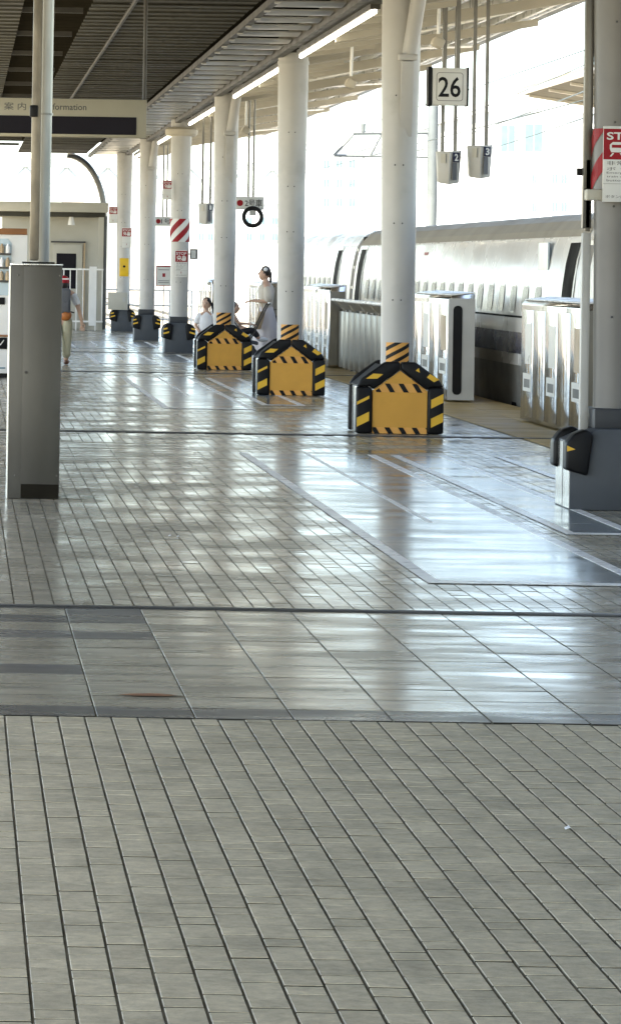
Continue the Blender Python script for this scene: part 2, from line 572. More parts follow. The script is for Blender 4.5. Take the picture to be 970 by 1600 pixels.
# far field: wet pavers, one mass
mv, mf = [], []
skip = [(36.73, 36.9), (57.28, 57.45), (69.98, 70.15), (31.3, 34.4)]
for i in range(85):
    cx = X_OFF + PW * (i + 0.5)
    far_flat = PF_FAR
    for a, b in strip_rows(17.98, 96.8, i):
        if any(s0 < b and a < s1 for s0, s1 in skip[:3]):
            continue
        if 31.3 < (a + b) / 2 < 34.4 and cx < 1.97:
            continue
        if cx > 5.35:
            continue
        z = random.uniform(-0.001, 0.0006)
        tx, ty = random.gauss(0, 0.004), random.gauss(0, 0.0055)
        n0 = len(mv)
        if a < 0:
            mv.extend(paver_verts(cx, (a + b) / 2, (PW - PJ) / 2, (b - a) / 2 - 0.0045, z, tx, ty))
            mf.extend([tuple(q + n0 for q in f) for f in PF])
        else:
            mv.extend(paver_verts(cx, (a + b) / 2, (PW - PJ) / 2, (b - a) / 2 - 0.0045, z, tx, ty)[:8])
            mf.extend([tuple(q + n0 for q in f) for f in PF_FAR])
o = link_mesh('paver_field', one_mesh('paver_field', mv, mf, M['paver_wet'], 5), floor)
o['kind'] = 'stuff'
# smooth tile band in the far field
for k in range(9):
    for c_ in range(11):
        a = 31.32 + k * 0.342
        cx = 2.005 - 0.35 * (c_ + 0.5)
        link_mesh('floor_tile', tile_meshes[(0.359, False)], floor, (cx, a + 0.17, random.uniform(-0.001, 0.0005)),
                  (random.gauss(0, 0.0016), random.gauss(0, 0.002), 0)).scale = (1, 0.95, 1)
# tan strip of tactile slabs along the edge
for k in range(int((96.8 - 18) / 0.6)):
    for c_ in range(2):
        a = 18.0 + k * 0.6
        if c_ == 0 and k == 0:
            tac_me = one_mesh('edge_slab', paver_verts(0, 0, 0.298, 0.298, 0, 0, 0, 0.004), PF, M['tactile_tan'])
        if a < 72:
            link_mesh('edge_slab', tac_me, floor, (5.69 + 0.6 * c_, a + 0.3, random.uniform(-0.001, 0.001)), (0, 0, 0))
MB().box(5.39, 6.6, 72, 96.8, -0.014, 0.0).build('edge_slab', M['tactile_tan'], floor)
MB().box(5.39, 6.6, -25, 18, -0.014, 0.0).build('edge_slab', M['tactile_tan'], floor)
MB().box(-7, X_OFF - 0.01, -25, 96.8, -0.0139, -0.002).build('paving_slab', M['paver_wet'], floor)
MB().box(X_OFF, 5.38, -25, 6.55, -0.0139, -0.002).build('paving_slab', M['paver_dry_mass'], floor)

# painted queueing areas with white borders
def queue_area(x0, x1, y0, y1, inner=(), lw=0.07):
    MB().box(x0, x1, y0, y1, -0.006, 0.0026).build('queue_area', M['queue_paint'], floor)
    m = MB()
    for xl in (x0, x1 - lw):
        m.box(xl, xl + lw, y0, y1, -0.005, 0.0042)
    for yl in (y0,):
        m.box(x0 + lw, x1 - lw, yl, yl + lw * 2.2, -0.005, 0.0042)
    m.build('painted_border', M['line_paint'], floor)
    for xi in inner:
        MB().box(xi - 0.02, xi + 0.02, y0 + (y1 - y0) * 0.35, y1, -0.004, 0.0041).build('painted_line', M['line_paint'], floor)
queue_area(2.40, 3.57, 19.6, 33.0, (2.98,))
queue_area(3.70, 4.18, 23.4, 33.0, ())
queue_area(4.60, 5.10, 23.4, 33.0, ())
for y0, y1, dx in ((43.0, 55.0, -0.12), (62.0, 69.0, -0.2), (73.5, 80.0, -0.25)):
    queue_area(2.40 + dx, 3.42 + dx, y0, y1, (2.93 + dx,))
    queue_area(3.62 + dx, 4.12 + dx, y0 + 1.5, y1, ())
    queue_area(4.60 + dx, 5.00 + dx, y0 + 1.5, y1, ())

# ------------------------------------------------------------------ ground, tracks
g = MB().box(-1500, 1500, -400, 4000, -8.0, -7.0).build('ground', M['gravel']); g['kind'] = 'structure'
tb = MB().box(6.7, 40, -60, 420, -2.2, -1.62).build('track_bed', M['gravel']); tb['kind'] = 'structure'
for k, xr in enumerate((7.70, 9.14, 12.0, 13.43)):
    MB().box(xr - 0.035, xr + 0.035, -60, 420, -1.62, -1.45).build('rail', M['steel_dark'], tb)

# ================================================================== canopy
can = tag(empty('platform_canopy', (0, 0, 0)), 'long station roof over the platform with dark slatted ceiling and cream underside at its edge', 'canopy')
Y0C, Y1C = -24.0, 95.0
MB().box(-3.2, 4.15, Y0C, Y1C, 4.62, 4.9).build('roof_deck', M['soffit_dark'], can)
# transverse ceiling slats, only the far half is in view
nsl = int((Y1C - 30) / 1.3)
def slat(x0, x1, curved):
    m = MB()
    if curved:
        pts = []
        for i in range(9):
            t = i / 8
            pts.append((0.78 * t, -0.02 * math.sin(math.pi * t)))
        pts += [(0.78, 0.015), (0.0, 0.015)]
        m.prism_yz(pts, x0, x1)
    else:
        m.box(x0, x1, 0, 0.34, 0, 0.012)
        m.box(x0, x1, 0.34, 0.36, -0.008, 0.012)
    return m
sl_a = slat(3.16, 3.86, True).mesh('ceiling_panel', M['galvanised'], smooth=True)
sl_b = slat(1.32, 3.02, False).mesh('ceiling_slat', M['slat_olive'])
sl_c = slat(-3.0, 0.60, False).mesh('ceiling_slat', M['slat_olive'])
for k in range(nsl):
    yk = 30 + 1.3 * k
    link_mesh('ceiling_panel', sl_a, can, (0, yk, 4.31 + random.uniform(-0.006, 0.006)))
    link_mesh('ceiling_slat', sl_b, can, (0, yk, 4.34 + random.uniform(-0.006, 0.006)))
    link_mesh('ceiling_slat', sl_c, can, (0, yk, 4.34))
    link_mesh('ceiling_slat', sl_b, can, (0, yk + 0.65, 4.34 + random.uniform(-0.006, 0.006)))
    link_mesh('ceiling_slat', sl_c, can, (0, yk + 0.65, 4.34))
for xr, w, zz, mm in ((3.09, 0.07, 4.25, 'steel_dark'), (3.93, 0.10, 4.24, 'steel_dark'), (1.74, 0.025, 4.30, 'steel_dark')):
    MB().box(xr - w / 2, xr + w / 2, 28, Y1C, zz, zz + 0.07).build('ceiling_rail', M[mm], can)
for xr in (3.09,):
    m_cl = MB().box(-0.03, 0.03, -0.05, 0.05, 0, 0.02)
    me_cl = m_cl.mesh('rail_clip', M['galvanised'])
    for k in range(nsl):
        link_mesh('rail_clip', me_cl, can, (xr, 30.4 + 1.3 * k, 4.222 if xr > 2 else 4.252))
for k in range(14):
    MB().box(0.62, 1.30, 34 + 4.4 * k, 34.06 + 4.4 * k, 4.40, 4.46).build('recess_bar', M['steel_dark'], can)
# simple ceiling close to the camera, out of view
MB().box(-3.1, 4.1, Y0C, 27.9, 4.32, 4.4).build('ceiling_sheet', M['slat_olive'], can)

# outer wing, rising towards the tracks
def wing_z(x):
    return 4.42 + (x - 4.1) * (4.93 - 4.42) / 3.2
MB().prism_xz([(4.1, wing_z(4.1)), (7.3, wing_z(7.3)), (7.3, wing_z(7.3) + 0.10), (4.1, 4.95)], Y0C, Y1C).build('roof_wing', M['canopy_panel'], can)
for xp in (4.75, 5.07, 5.39, 5.71, 6.03, 6.35, 6.67, 6.99):
    MB().box(xp - 0.022, xp + 0.022, Y0C, Y1C, wing_z(xp) - 0.11, wing_z(xp) + 0.0).build('purlin', M['white_gloss'], can)
MB().tube([(7.28, Y0C, wing_z(7.3) - 0.035), (7.28, Y1C, wing_z(7.3) - 0.035)], 0.045, 10).build('eave_tube', M['white_gloss'], can, smooth=True)
MB().box(7.31, 7.44, Y0C, Y1C, wing_z(7.3) - 0.07, wing_z(7.3) + 0.12).build('gutter', M['far_steel'], can)
br = MB().prism_xz([(4.16, 4.21), (4.22, 4.21), (5.05, 4.33), (5.05, 4.44), (4.16, 4.32)], -0.06, 0.06).mesh('roof_bracket', M['canopy_cream'])
for k in range(int((Y1C - 30) / 1.3)):
    link_mesh('roof_bracket', br, can, (0, 30.6 + 1.3 * k, 0))
rf = MB().prism_xz([(4.16, 4.15), (7.26, wing_z(7.26) - 0.20), (7.26, wing_z(7.26) - 0.112), (4.16, wing_z(4.16) - 0.112)], -0.06, 0.06).mesh('rafter', M['canopy_cream'])
for k in range(12):
    link_mesh('rafter', rf, can, (0, 37.75 - 11.1 + 5.55 * k, 0))
for k in range(10):
    yb = 32.3 + 5.55 * k
    za, zb = wing_z(4.8) - 0.14, wing_z(7.1) - 0.14
    a, b = ((4.8, yb + 0.3, za), (7.1, yb + 5.1, zb)) if k % 2 else ((7.1, yb + 0.3, zb), (4.8, yb + 5.1, za))
    MB().tube([a, b], 0.022, 8).build('roof_brace', M['white_gloss'], can, smooth=True)
# rounded gable rib at the far end of the roof
pts = []
for i in range(12):
    t = i / 11
    pts.append((2.55 + 0.95 * math.sin(t * math.pi / 2), 95.3, 4.3 - 1.55 * (1 - math.cos(t * math.pi / 2))))
MB().tube(pts, 0.075, 8).build('end_rib', M['steel_brushed'], can, smooth=True)
MB().tube([(3.5, 95.3, 2.8), (3.5, 95.3, 0.0)], 0.08, 8).build('end_post', M['steel_dark'], can, smooth=True)

# ceiling strip lights between the columns
COLS = [(25.85, 4.455, 'first'), (37.30, 4.265, 'orange'), (48.0, 4.125, 'orange'), (59.4, 4.07, 'orange'), (70.8, 4.01, 'grey'), (81.8, 3.94, 'grey'), (92.3, 3.87, 'grey')]
LIGHT_LABEL = ['long lit strip light nearest, running left from the top of the thickest white column',
               'lit strip light between the second and third columns with orange covers',
               'lit strip light behind the third orange-covered column',
               'short looking lit strip light above the red striped column',
               'lit strip light farthest away, near the far end of the roof']
for k in range(5):
    y0, y1 = COLS[k + 1][0] + 0.9, COLS[k + 2][0] - 1.4
    lt = tag(empty('strip_light', (4.06, y0, 4.155)), LIGHT_LABEL[k], 'strip light', 'strip lights along the column row')
    MB().box(-0.05, 0.05, 0, y1 - y0, 0.03, 0.085).build('housing', M['steel_dark'], lt)
    MB().tube([(0, 0.05, 0.01), (0, y1 - y0 - 0.05, 0.01)], 0.026, 8).build('tube', M['tube_light'], lt, smooth=True)

# ================================================================== columns
PADS_ORDER = 'left', 'right'
def extrude_poly(poly, y0, y1):
    return MB().prism_xz(poly, y0, y1)

def sheet(polys, y, th=0.003):
    m = MB()
    for p in polys:
        m.prism_xz(p, y - th, y)
    return m

def column(i, yf, xc, kind):
    depth = 0.80 if kind == 'orange' else 0.62
    yc = yf + depth / 2
    desc = {0: 'large grey white column at the right edge on a grey steel base with black corner pads',
            1: 'white column on the nearest and largest orange and black striped base',
            2: 'white column on the middle of three orange and black striped bases',
            3: 'white column on the farthest of three orange and black striped bases',
            4: 'white column with red and white striped band on grey base behind the orange ones',
            5: 'plain slim white column on grey base, second from the far end of the row',
            6: 'last white column of the row, beside the cream cabin'}[i]
    c = tag(empty('canopy_column', (xc, yc, 0)), desc, 'column', 'row of white columns along the platform')
    # shaft, slightly wider towards the roof
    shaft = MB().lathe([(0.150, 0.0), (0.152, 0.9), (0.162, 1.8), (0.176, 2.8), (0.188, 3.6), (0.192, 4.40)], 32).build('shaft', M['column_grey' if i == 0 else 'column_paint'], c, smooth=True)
    MB().lathe([(0.21, 4.30), (0.21, 4.36)], 24).build('head_plate', M['steel_dark'], c)
    bolt = MB().ellipsoid((0, 0, 0), (0.008, 0.005, 0.008), 8, 6).mesh('bolt', M['charcoal_print'])
    for zz in (1.30, 2.05, 2.62, 3.3):
        for xx in (-0.06, 0.02):
            rr = 0.150 + 0.042 * zz / 4.4 + 0.003
            link_mesh('bolt', bolt, shaft, (xx, -math.sqrt(rr * rr - xx * xx), zz))
    MB().box(0.150, 0.172, -0.03, 0.01, 0.6, 4.2).build('conduit', M['white_gloss'], c, bevel=0.004)
    if i in (1, 3, 5):
        # roof strut with gusset
        MB().tube([(0.06, -0.20, 3.70), (0.16, -0.30, 4.45)], 0.075, 14).build('roof_strut', M['column_paint'], c, smooth=True)
        MB().box(-0.05, 0.13, -0.29, -0.14, 3.64, 3.70).build('strut_plate', M['column_paint'], c, bevel=0.006)
        MB().prism_yz([(-0.15, 2.9), (-0.165, 2.9), (-0.27, 3.63), (-0.15, 3.63)], -0.02, 0.10).build('gusset', M['column_paint'], c, bevel=0.004)
    if i == 4:
        MB().lathe([(0.26, 4.0), (0.30, 4.04), (0.30, 4.12), (0.26, 4.16)], 24).build('ring_collar', M['canopy_cream'], c, smooth=True)
    if i == 2 or i == 0:
        MB().lathe([(0.20, 4.16), (0.20, 4.20)], 24).build('ring_collar', M['grey_plastic'], c, smooth=True)
    yl = -depth / 2
    if kind == 'orange':
        w = 0.395
        poly = [(-w, 0.0), (w, 0.0), (w, 0.45), (0.17, 0.64), (-0.17, 0.64), (-w, 0.45)]
        MB().prism_xz(poly, yl + 0.05, -yl - 0.05).build('base', M['stainless'], c, bevel=0.006)
        W = 0.425
        board = [(-0.265, 0.004), (0.265, 0.004), (0.265, 0.42), (0.0, 0.615), (-0.265, 0.42)]
        bd = MB().prism_xz(board, yl + 0.010, yl + 0.048).build('board', M['orange_board'], c)
        lower = [(-0.262, 0.004), (0.262, 0.004), (0.262, 0.064), (-0.262, 0.064)]
        upper = [(-0.255, 0.405), (0.255, 0.405), (0.155, 0.49), (-0.155, 0.49)]
        for band in (lower, upper):
            sheet([band], yl + 0.0095).build('tape', M['orange_tape'], bd)
            st = stripes(band, R(32), 0.042, 0.112, 0.02)
            sheet(st, yl + 0.0063).build('tape_stripe', M['black_rubber'], bd)
        # black foam bumpers round the front and round the back
        for (ya, yb, front) in ((yl - 0.012, yl + 0.085, True), (-yl - 0.085, -yl + 0.01, False)):
            for s in (-1, 1):
                pil = [(s * W, 0.004), (s * 0.268, 0.004), (s * 0.268, 0.425), (s * 0.30, 0.46), (s * W, 0.455)]
                slo = [(s * (W - 0.002), 0.457), (s * 0.298, 0.462), (s * 0.262, 0.43), (s * 0.004, 0.625), (s * 0.004, 0.70), (s * 0.15, 0.70), (s * 0.37, 0.54)]
                if s < 0:
                    pil, slo = pil[::-1], slo[::-1]
                p1 = MB().prism_xz(pil, ya, yb).build('bumper_pad', M['black_rubber'], c, bevel=0.022, seg=3)
                p2 = MB().prism_xz(slo, ya, yb).build('bumper_pad', M['black_rubber'], c, bevel=0.018, seg=3)
                if front:
                    t1 = (0.085, 0.225) if s < 0 else (0.05, 0.20)
                    blocks = []
                    x0, x1 = sorted((s * 0.418, s * 0.30))
                    for zc, hh in ((0.14, 0.088), (0.325, 0.085 if s > 0 else 0.03)):
                        blocks.append([(x0, zc - hh / 2 - 0.03), (x1, zc - hh / 2 + 0.03), (x1, zc + hh / 2 + 0.03), (x0, zc + hh / 2 - 0.03)])
                    sheet(blocks, ya - 0.0015).build('yellow_mark', M['yellow_tape'], p1)
                    if s > 0:
                        bl = [[(0.255, 0.555), (0.325, 0.51), (0.375, 0.535), (0.285, 0.59)], [(0.145, 0.62), (0.185, 0.60), (0.175, 0.645)]]
                    else:
                        bl = [[(-0.335, 0.535), (-0.225, 0.535), (-0.17, 0.58), (-0.265, 0.585)]]
                    sheet(bl, ya - 0.0015).build('yellow_mark', M['yellow_tape'], p2)
        # black top skins over the sloping shoulders
        for s in (-1, 1):
            m = MB()
            m.add([(s * 0.405, yl + 0.09, 0.462), (s * 0.17, yl + 0.09, 0.656), (s * 0.17, -yl - 0.09, 0.656), (s * 0.405, -yl - 0.09, 0.462),
                   (s * 0.405, yl + 0.09, 0.47), (s * 0.17, yl + 0.09, 0.668), (s * 0.17, -yl - 0.09, 0.668), (s * 0.405, -yl - 0.09, 0.47)],
                  [(0, 1, 2, 3), (4, 5, 6, 7), (0, 1, 5, 4), (1, 2, 6, 5), (2, 3, 7, 6), (3, 0, 4, 7)])
            m.build('shoulder_sheet', M['base_dark'], c)
        # tape wound round the front of the shaft
        rr = 0.156
        a0 = 0.80
        hw = rr * a0
        zone = [(-hw, 0.655), (hw, 0.655), (hw, 0.885), (-hw, 0.885)]
        def wrap(polys, rad):
            m = MB()
            for p in polys:
                fine = []
                x0, x1 = min(q[0] for q in p), max(q[0] for q in p)
                kk = max(1, int((x1 - x0) / 0.02))
                for j in range(kk):
                    q = clip(clip(p, 1, 0, x0 + (x1 - x0) * (j + 1) / kk), -1, 0, -(x0 + (x1 - x0) * j / kk))
                    if len(q) >= 3:
                        m.add([(rad * math.sin(t[0] / rr), -rad * math.cos(t[0] / rr), t[1]) for t in q], [tuple(range(len(q)))])
            return m
        tp = wrap([zone], rr).build('shaft_tape', M['orange_tape'], c)
        wrap(stripes(zone, R(118), 0.034, 0.075, 0.012), rr + 0.002).build('tape_stripe', M['black_rubber'], tp)
    else:
        w = 0.35 if i == 0 else 0.262
        hs, ha = 0.46, 0.545
        poly = [(-w, 0.0), (w, 0.0), (w, hs), (0.165, ha), (-0.165, ha), (-w, hs)]
        MB().prism_xz(poly, yl, -yl).build('base', M['base_grey'], c, bevel=0.005)
        MB().box(-0.17, 0.17, -0.19, 0.19, ha - 0.002, 0.68 if i == 0 else 0.66).build('neck', M['base_dark'], c, bevel=0.01)
        if i == 0:
            MB().box(-w - 0.003, -w - 0.0005, yl + 0.015, -yl - 0.015, 0.01, hs - 0.015).build('side_plate', M['stainless'], c)
            MB().box(-w - 0.005, -w - 0.0032, -0.02, -0.012, 0.01, hs - 0.015).build('plate_seam', M['base_dark'], c)
        for (ya, yb) in ((yl - 0.05, yl + 0.12), (-yl - 0.12, -yl + 0.05)):
            for s in (-1, 1):
                out = w + 0.035
                pad = [(s * out, 0.27), (s * (w - 0.115), 0.23), (s * (w - 0.15), hs + 0.05), (s * (w - 0.10), hs + 0.085), (s * (w - 0.02), hs + 0.055), (s * out, hs - 0.015)]
                if s < 0:
                    pad = pad[::-1]
                p = MB().prism_xz(pad, ya, yb).build('bumper_pad', M['black_rubber'], c, bevel=0.02, seg=3)
                if ya < 0:
                    if i == 0:
                        mk = [[(s * (out - 0.005), 0.395), (s * (out - 0.06), 0.41), (s * (out - 0.005), 0.435)]]
                    else:
                        mk = [[(s * (out - 0.005), 0.335), (s * (out - 0.11), 0.365), (s * (out - 0.11), 0.395), (s * (out - 0.005), 0.365)],
                              [(s * (out - 0.005), 0.415), (s * (out - 0.08), 0.435), (s * (out - 0.08), 0.46), (s * (out - 0.005), 0.445)]]
                    sheet(mk, ya - 0.0015).build('yellow_mark', M['yellow_tape'], p)
    return c
cols = [column(i, *cc) for i, cc in enumerate(COLS)]

# ducts clamped to the left of the nearest column
c0 = (4.40, 26.16)
dz = tag(empty('cable_duct', (4.248, 26.22, 0)), 'narrow vertical grey and white cable duct beside the column at the right edge', 'duct')
MB().box(-0.030, 0.030, -0.03, 0.03, 1.9, 4.4).build('upper_channel', M['steel_brushed'], dz, bevel=0.004)
MB().box(-0.012, 0.022, -0.03, 0.02, 1.88, 2.37).build('duct_reflection', M['brown_reflection'], dz, bevel=0.004)  # brown reflection on the duct, put in as a coloured strip
MB().box(-0.028, 0.028, -0.035, 0.03, 0.02, 1.87).build('lower_cover', M['grey_plastic'], dz, bevel=0.005)
MB().box(-0.07, -0.035, -0.03, 0.02, 2.26, 2.31).build('clip_box', M['black_print'], dz)

# ------------------------------------------------------------------ emergency stop signs
def stop_sign(loc, label, w=0.30, h=0.51, text=True):
    s = tag(empty('emergency_stop_sign', loc), label, 'sign', 'red and white emergency stop signs')
    MB().box(-w / 2, w / 2, 0, 0.02, 0, h).build('panel', M['white_sign'], s, bevel=0.002)
    MB().box(-w / 2, w / 2, -0.002, -0.0005, h * 0.56, h * 0.965).build('red_field', M['red_print'], s)
    yy = -0.0035
    lettering('lettering', 'STOP', M['white_sign'], s, -w * 0.43, w * 0.43, h * 0.82, h * 0.92, yy, 0.02)
    # train pictogram
    a, b = -w * 0.36, -w * 0.04
    cx = (a + b) / 2
    m = MB()
    m.prism_xz([(a + 0.01, h * 0.655), (b - 0.01, h * 0.655), (b, h * 0.70), (b, h * 0.755), (b - 0.02, h * 0.79), (a + 0.02, h * 0.79), (a, h * 0.755), (a, h * 0.70)], yy, yy + 0.001)
    m.prism_xz([(a, h * 0.60), (a + 0.012, h * 0.60), (a + 0.03, h * 0.645), (a + 0.018, h * 0.645)], yy, yy + 0.001)
    m.prism_xz([(b - 0.012, h * 0.60), (b, h * 0.60), (b - 0.018, h * 0.645), (b - 0.03, h * 0.645)], yy, yy + 0.001)
    m.build('train_pictogram', M['white_sign'], s)
    MB().box(a + 0.014, b - 0.014, yy - 0.002, yy - 0.001, h * 0.715, h * 0.755).build('pictogram_window', M['red_print'], s)
    # hand pictogram
    m = MB()
    hx = w * 0.22
    m.prism_xz([(hx - 0.035, h * 0.60), (hx + 0.03, h * 0.60), (hx + 0.04, h * 0.70), (hx - 0.035, h * 0.70)], yy, yy + 0.001)
    for j, (dx, top) in enumerate(((-0.026, 0.775), (-0.008, 0.80), (0.011, 0.79), (0.030, 0.76))):
        m.box(hx + dx - 0.0075, hx + dx + 0.0075, yy, yy + 0.001, h * 0.70, h * top)
    m.prism_xz([(hx - 0.035, h * 0.62), (hx - 0.035, h * 0.66), (hx - 0.062, h * 0.70), (hx - 0.068, h * 0.685)], yy, yy + 0.001)
    m.build('hand_pictogram', M['white_sign'], s)
    if text:
        lettering('lettering', '非常停止', M['charcoal_print'], s, -w * 0.42, w * 0.42, h * 0.485, h * 0.54, -0.001)
        lettering('lettering', 'ボ タ ン', M['charcoal_print'], s, -w * 0.42, w * 0.36, h * 0.415, h * 0.46, -0.001)
        lettering('lettering', 'Emergency', M['charcoal_print'], s, -w * 0.42, w * 0.2, h * 0.365, h * 0.398, -0.001)
        lettering('lettering', 'train stop', M['charcoal_print'], s, -w * 0.42, w * 0.12, h * 0.315, h * 0.348, -0.001)
        lettering('lettering', 'button', M['charcoal_print'], s, -w * 0.42, -w * 0.04, h * 0.27, h * 0.30, -0.001)
        lettering('lettering', 'ボタンは押さない', M['charcoal_print'], s, -w * 0.44, w * 0.44, h * 0.05, h * 0.09, -0.001)
    MB().box(-w / 2, w / 2, -0.003, -0.0005, h * 0.235, h * 0.245).build('divider', M['grey_plastic'], s)
    m = MB()
    m.prism_xz([(-0.008, h * 0.20), (0.0, h * 0.205), (0.008, h * 0.20), (0.004, h * 0.145), (-0.004, h * 0.145)][::-1], -0.002, -0.0005)
    m.lathe([(0.0001, 0), (0.0001, 0.0001)], 4)
    m.box(-0.005, 0.005, -0.002, -0.0005, h * 0.12, h * 0.136)
    m.build('exclamation_mark', M['red_print'], s)
    return s

def striped_collar(loc, label, r, h, alarm=True):
    """red and white diagonal stripes wrapped round a column"""
    s = tag(empty('striped_collar', loc), label, 'warning band', 'red and white bands round columns')
    MB().lathe([(r, 0), (r, h)], 32).build('band', M['column_grey' if alarm else 'white_sign'], s, smooth=True)  # nearest band's white parts are greyed, their shade put into the colour
    zone = [(-r * 2.4, 0.001), (r * 2.4, 0.001), (r * 2.4, h - 0.001), (-r * 2.4, h - 0.001)]
    m = MB()
    for p in stripes(zone, R(135), 0.095, 0.19, 0.03):
        x0, x1 = min(q[0] for q in p), max(q[0] for q in p)
        kk = max(1, int((x1 - x0) / 0.03))
        for j in range(kk):
            q = clip(clip(p, 1, 0, x0 + (x1 - x0) * (j + 1) / kk), -1, 0, -(x0 + (x1 - x0) * j / kk))
            if len(q) >= 3:
                m.add([((r + 0.003) * math.sin(t[0] / r), -(r + 0.003) * math.cos(t[0] / r), t[1]) for t in q], [tuple(range(len(q)))])
    m.build('red_stripe', M['red_print'], s)
    return s

p = world_at(943, 315, 25.80)
striped_collar((4.455, 26.16, world_at(930, 306, 26.0).z), 'red and white striped band round the column at the right edge', 0.182, 0.46)
stop_sign((p.x + 0.15, 25.86, p.z), 'large red and white emergency stop sign on the column at the right edge')
MB_tray = tag(MB().box(-0.1, 0.32, -0.02, 0.1, 0, 0.075).build('alarm_box', M['cabin_cream'], None, bevel=0.008, loc=(4.30, 25.93, world_at(930, 313, 25.9).z)),
              'small cream alarm box under the striped band beside the large stop sign', 'alarm box')
striped_collar((4.01, 71.11, world_at(280, 378, 71).z), 'red and white striped band on the column behind the orange bases', 0.185, 0.43, False)
p = world_at(283, 433, 70.75)
stop_sign((p.x, 70.72, p.z), 'small emergency stop sign on the column below the striped band', 0.22, 0.50, True)
p = world_at(198, 387, 92)
stop_sign((p.x, 92.0, p.z), 'small emergency stop sign above the yellow box on the last column', 0.22, 0.48, False)
p = world_at(177, 349, 92)
stop_sign((p.x, 92.0, p.z), 'emergency stop sign standing off to the left of the last column', 0.20, 0.40, False)
p = world_at(260, 312, 70.9)
stop_sign((p.x + 0.02, 70.9, p.z), 'small stop sign high up on the left of the striped column', 0.15, 0.36, False)

# yellow telephone box on last column
p = world_at(194, 432, 92)
yb = tag(empty('emergency_telephone_box', (p.x, 91.95, p.z)), 'small yellow box with black mark on the last column', 'call box')
MB().box(-0.11, 0.11, 0, 0.12, 0, 0.44).build('case', M['yellow_box'], yb, bevel=0.01)
MB().lathe([(0.03, -0.001), (0.03, 0.002)], 12).build('black_mark', M['black_print'], yb, loc=(0, -0.004, 0.24), rot=(R(90), 0, 0))
p = world_at(192, 468, 92)
cb = tag(empty('control_cabinet', (p.x, 91.95, p.z - 0.25)), 'low cream control cabinet under the yellow box on the last column', 'cabinet')
MB().box(-0.35, 0.12, 0.0, 0.1, 0, 0.42).build('case', M['cabin_cream'], cb, bevel=0.01)
MB().box(0.0, 0.06, -0.012, -0.001, 0.2, 0.3).build('latch', M['grey_plastic'], cb)
# framed red notice behind the fifth column
p = world_at(256, 447, 84)
nt_ = tag(empty('notice_board', (p.x, 84, p.z)), 'white notice with red frame between two far columns', 'notice')
MB().box(-0.17, 0.17, 0, 0.02, 0, 0.45).build('panel', M['white_sign'], nt_)
m = MB().box(-0.17, 0.17, -0.003, -0.0005, 0.42, 0.45).box(-0.17, 0.17, -0.003, -0.0005, 0, 0.015).box(-0.17, -0.155, -0.003, -0.0005, 0.015, 0.42).box(0.155, 0.17, -0.003, -0.0005, 0.015, 0.42)
m.build('red_frame', M['red_print'], nt_)
MB().box(-0.03, 0.03, -0.003, -0.0005, 0.20, 0.28).build('red_mark', M['red_print'], nt_)
for zz in (0.07, 0.11, 0.35):
    MB().box(-0.12, 0.12, -0.003, -0.0005, zz, zz + 0.012).build('print_line', M['charcoal_print'], nt_)
MB().box(-0.012, 0.012, 0.021, 0.04, -p.z, 0.4).build('post', M['grey_plastic'], nt_)
# small grey display on the right of the striped column
p = world_at(303, 405, 71)
mo = tag(empty('side_monitor', (p.x, 71.0, p.z)), 'small dark framed display on the right side of the striped column', 'monitor')
MB().box(-0.07, 0.07, 0, 0.06, 0, 0.19).build('case', M['charcoal_print'], mo, bevel=0.01)
MB().box(-0.052, 0.035, -0.003, -0.0005, 0.02, 0.165).build('screen', M['white_sign'], mo)
MB().box(-0.14, -0.071, 0.02, 0.04, 0.08, 0.11).build('arm', M['grey_plastic'], mo)

# ================================================================== hanging signs
# platform number
p = world_at(700, 165, 40.6)
sg = tag(empty('platform_number_sign', (p.x, 40.6, p.z)), 'square white sign with black number 26 hanging from poles', 'sign')
w, h = 0.365, 0.395
MB().box(-w / 2, w / 2, -0.09, 0.09, 0, h).build('panel', M['white_sign'], sg, bevel=0.006)
MB().box(-w / 2 - 0.045, -w / 2 - 0.001, -0.095, 0.095, -0.008, h + 0.01).build('end_cap', M['black_print'], sg, bevel=0.004)
MB().box(w / 2 + 0.001, w / 2 + 0.02, -0.095, 0.095, -0.008, h + 0.01).build('end_cap', M['black_print'], sg, bevel=0.004)
m = MB()
def ring(x0, x1, z0, z1, r, t, y):
    def rr(x0, x1, z0, z1, r):
        o = []
        for cx, cz, a in ((x1 - r, z1 - r, 0), (x0 + r, z1 - r, 90), (x0 + r, z0 + r, 180), (x1 - r, z0 + r, 270)):
            for k in range(5):
                o.append((cx + r * math.cos(R(a + k * 22.5)), y, cz + r * math.sin(R(a + k * 22.5))))
        return o
    a, b = rr(x0, x1, z0, z1, r), rr(x0 + t, x1 - t, z0 + t, z1 - t, r - t)
    n = len(a)
    return a + b, [(i, (i + 1) % n, n + (i + 1) % n, n + i) for i in range(n)]
m.add(*ring(-0.14, 0.14, 0.045, 0.345, 0.03, 0.005, -0.0925))
m.build('border_line', M['charcoal_print'], sg)
lettering('lettering', '26', M['black_print'], sg, -0.12, 0.115, 0.085, 0.30, -0.0925, 0.012)
for dx in (-0.045, 0.095):
    MB().box(dx - 0.02, dx + 0.02, -0.02, 0.02, h + 0.001, 4.6 - p.z).build('hanger', M['steel_brushed'], sg)

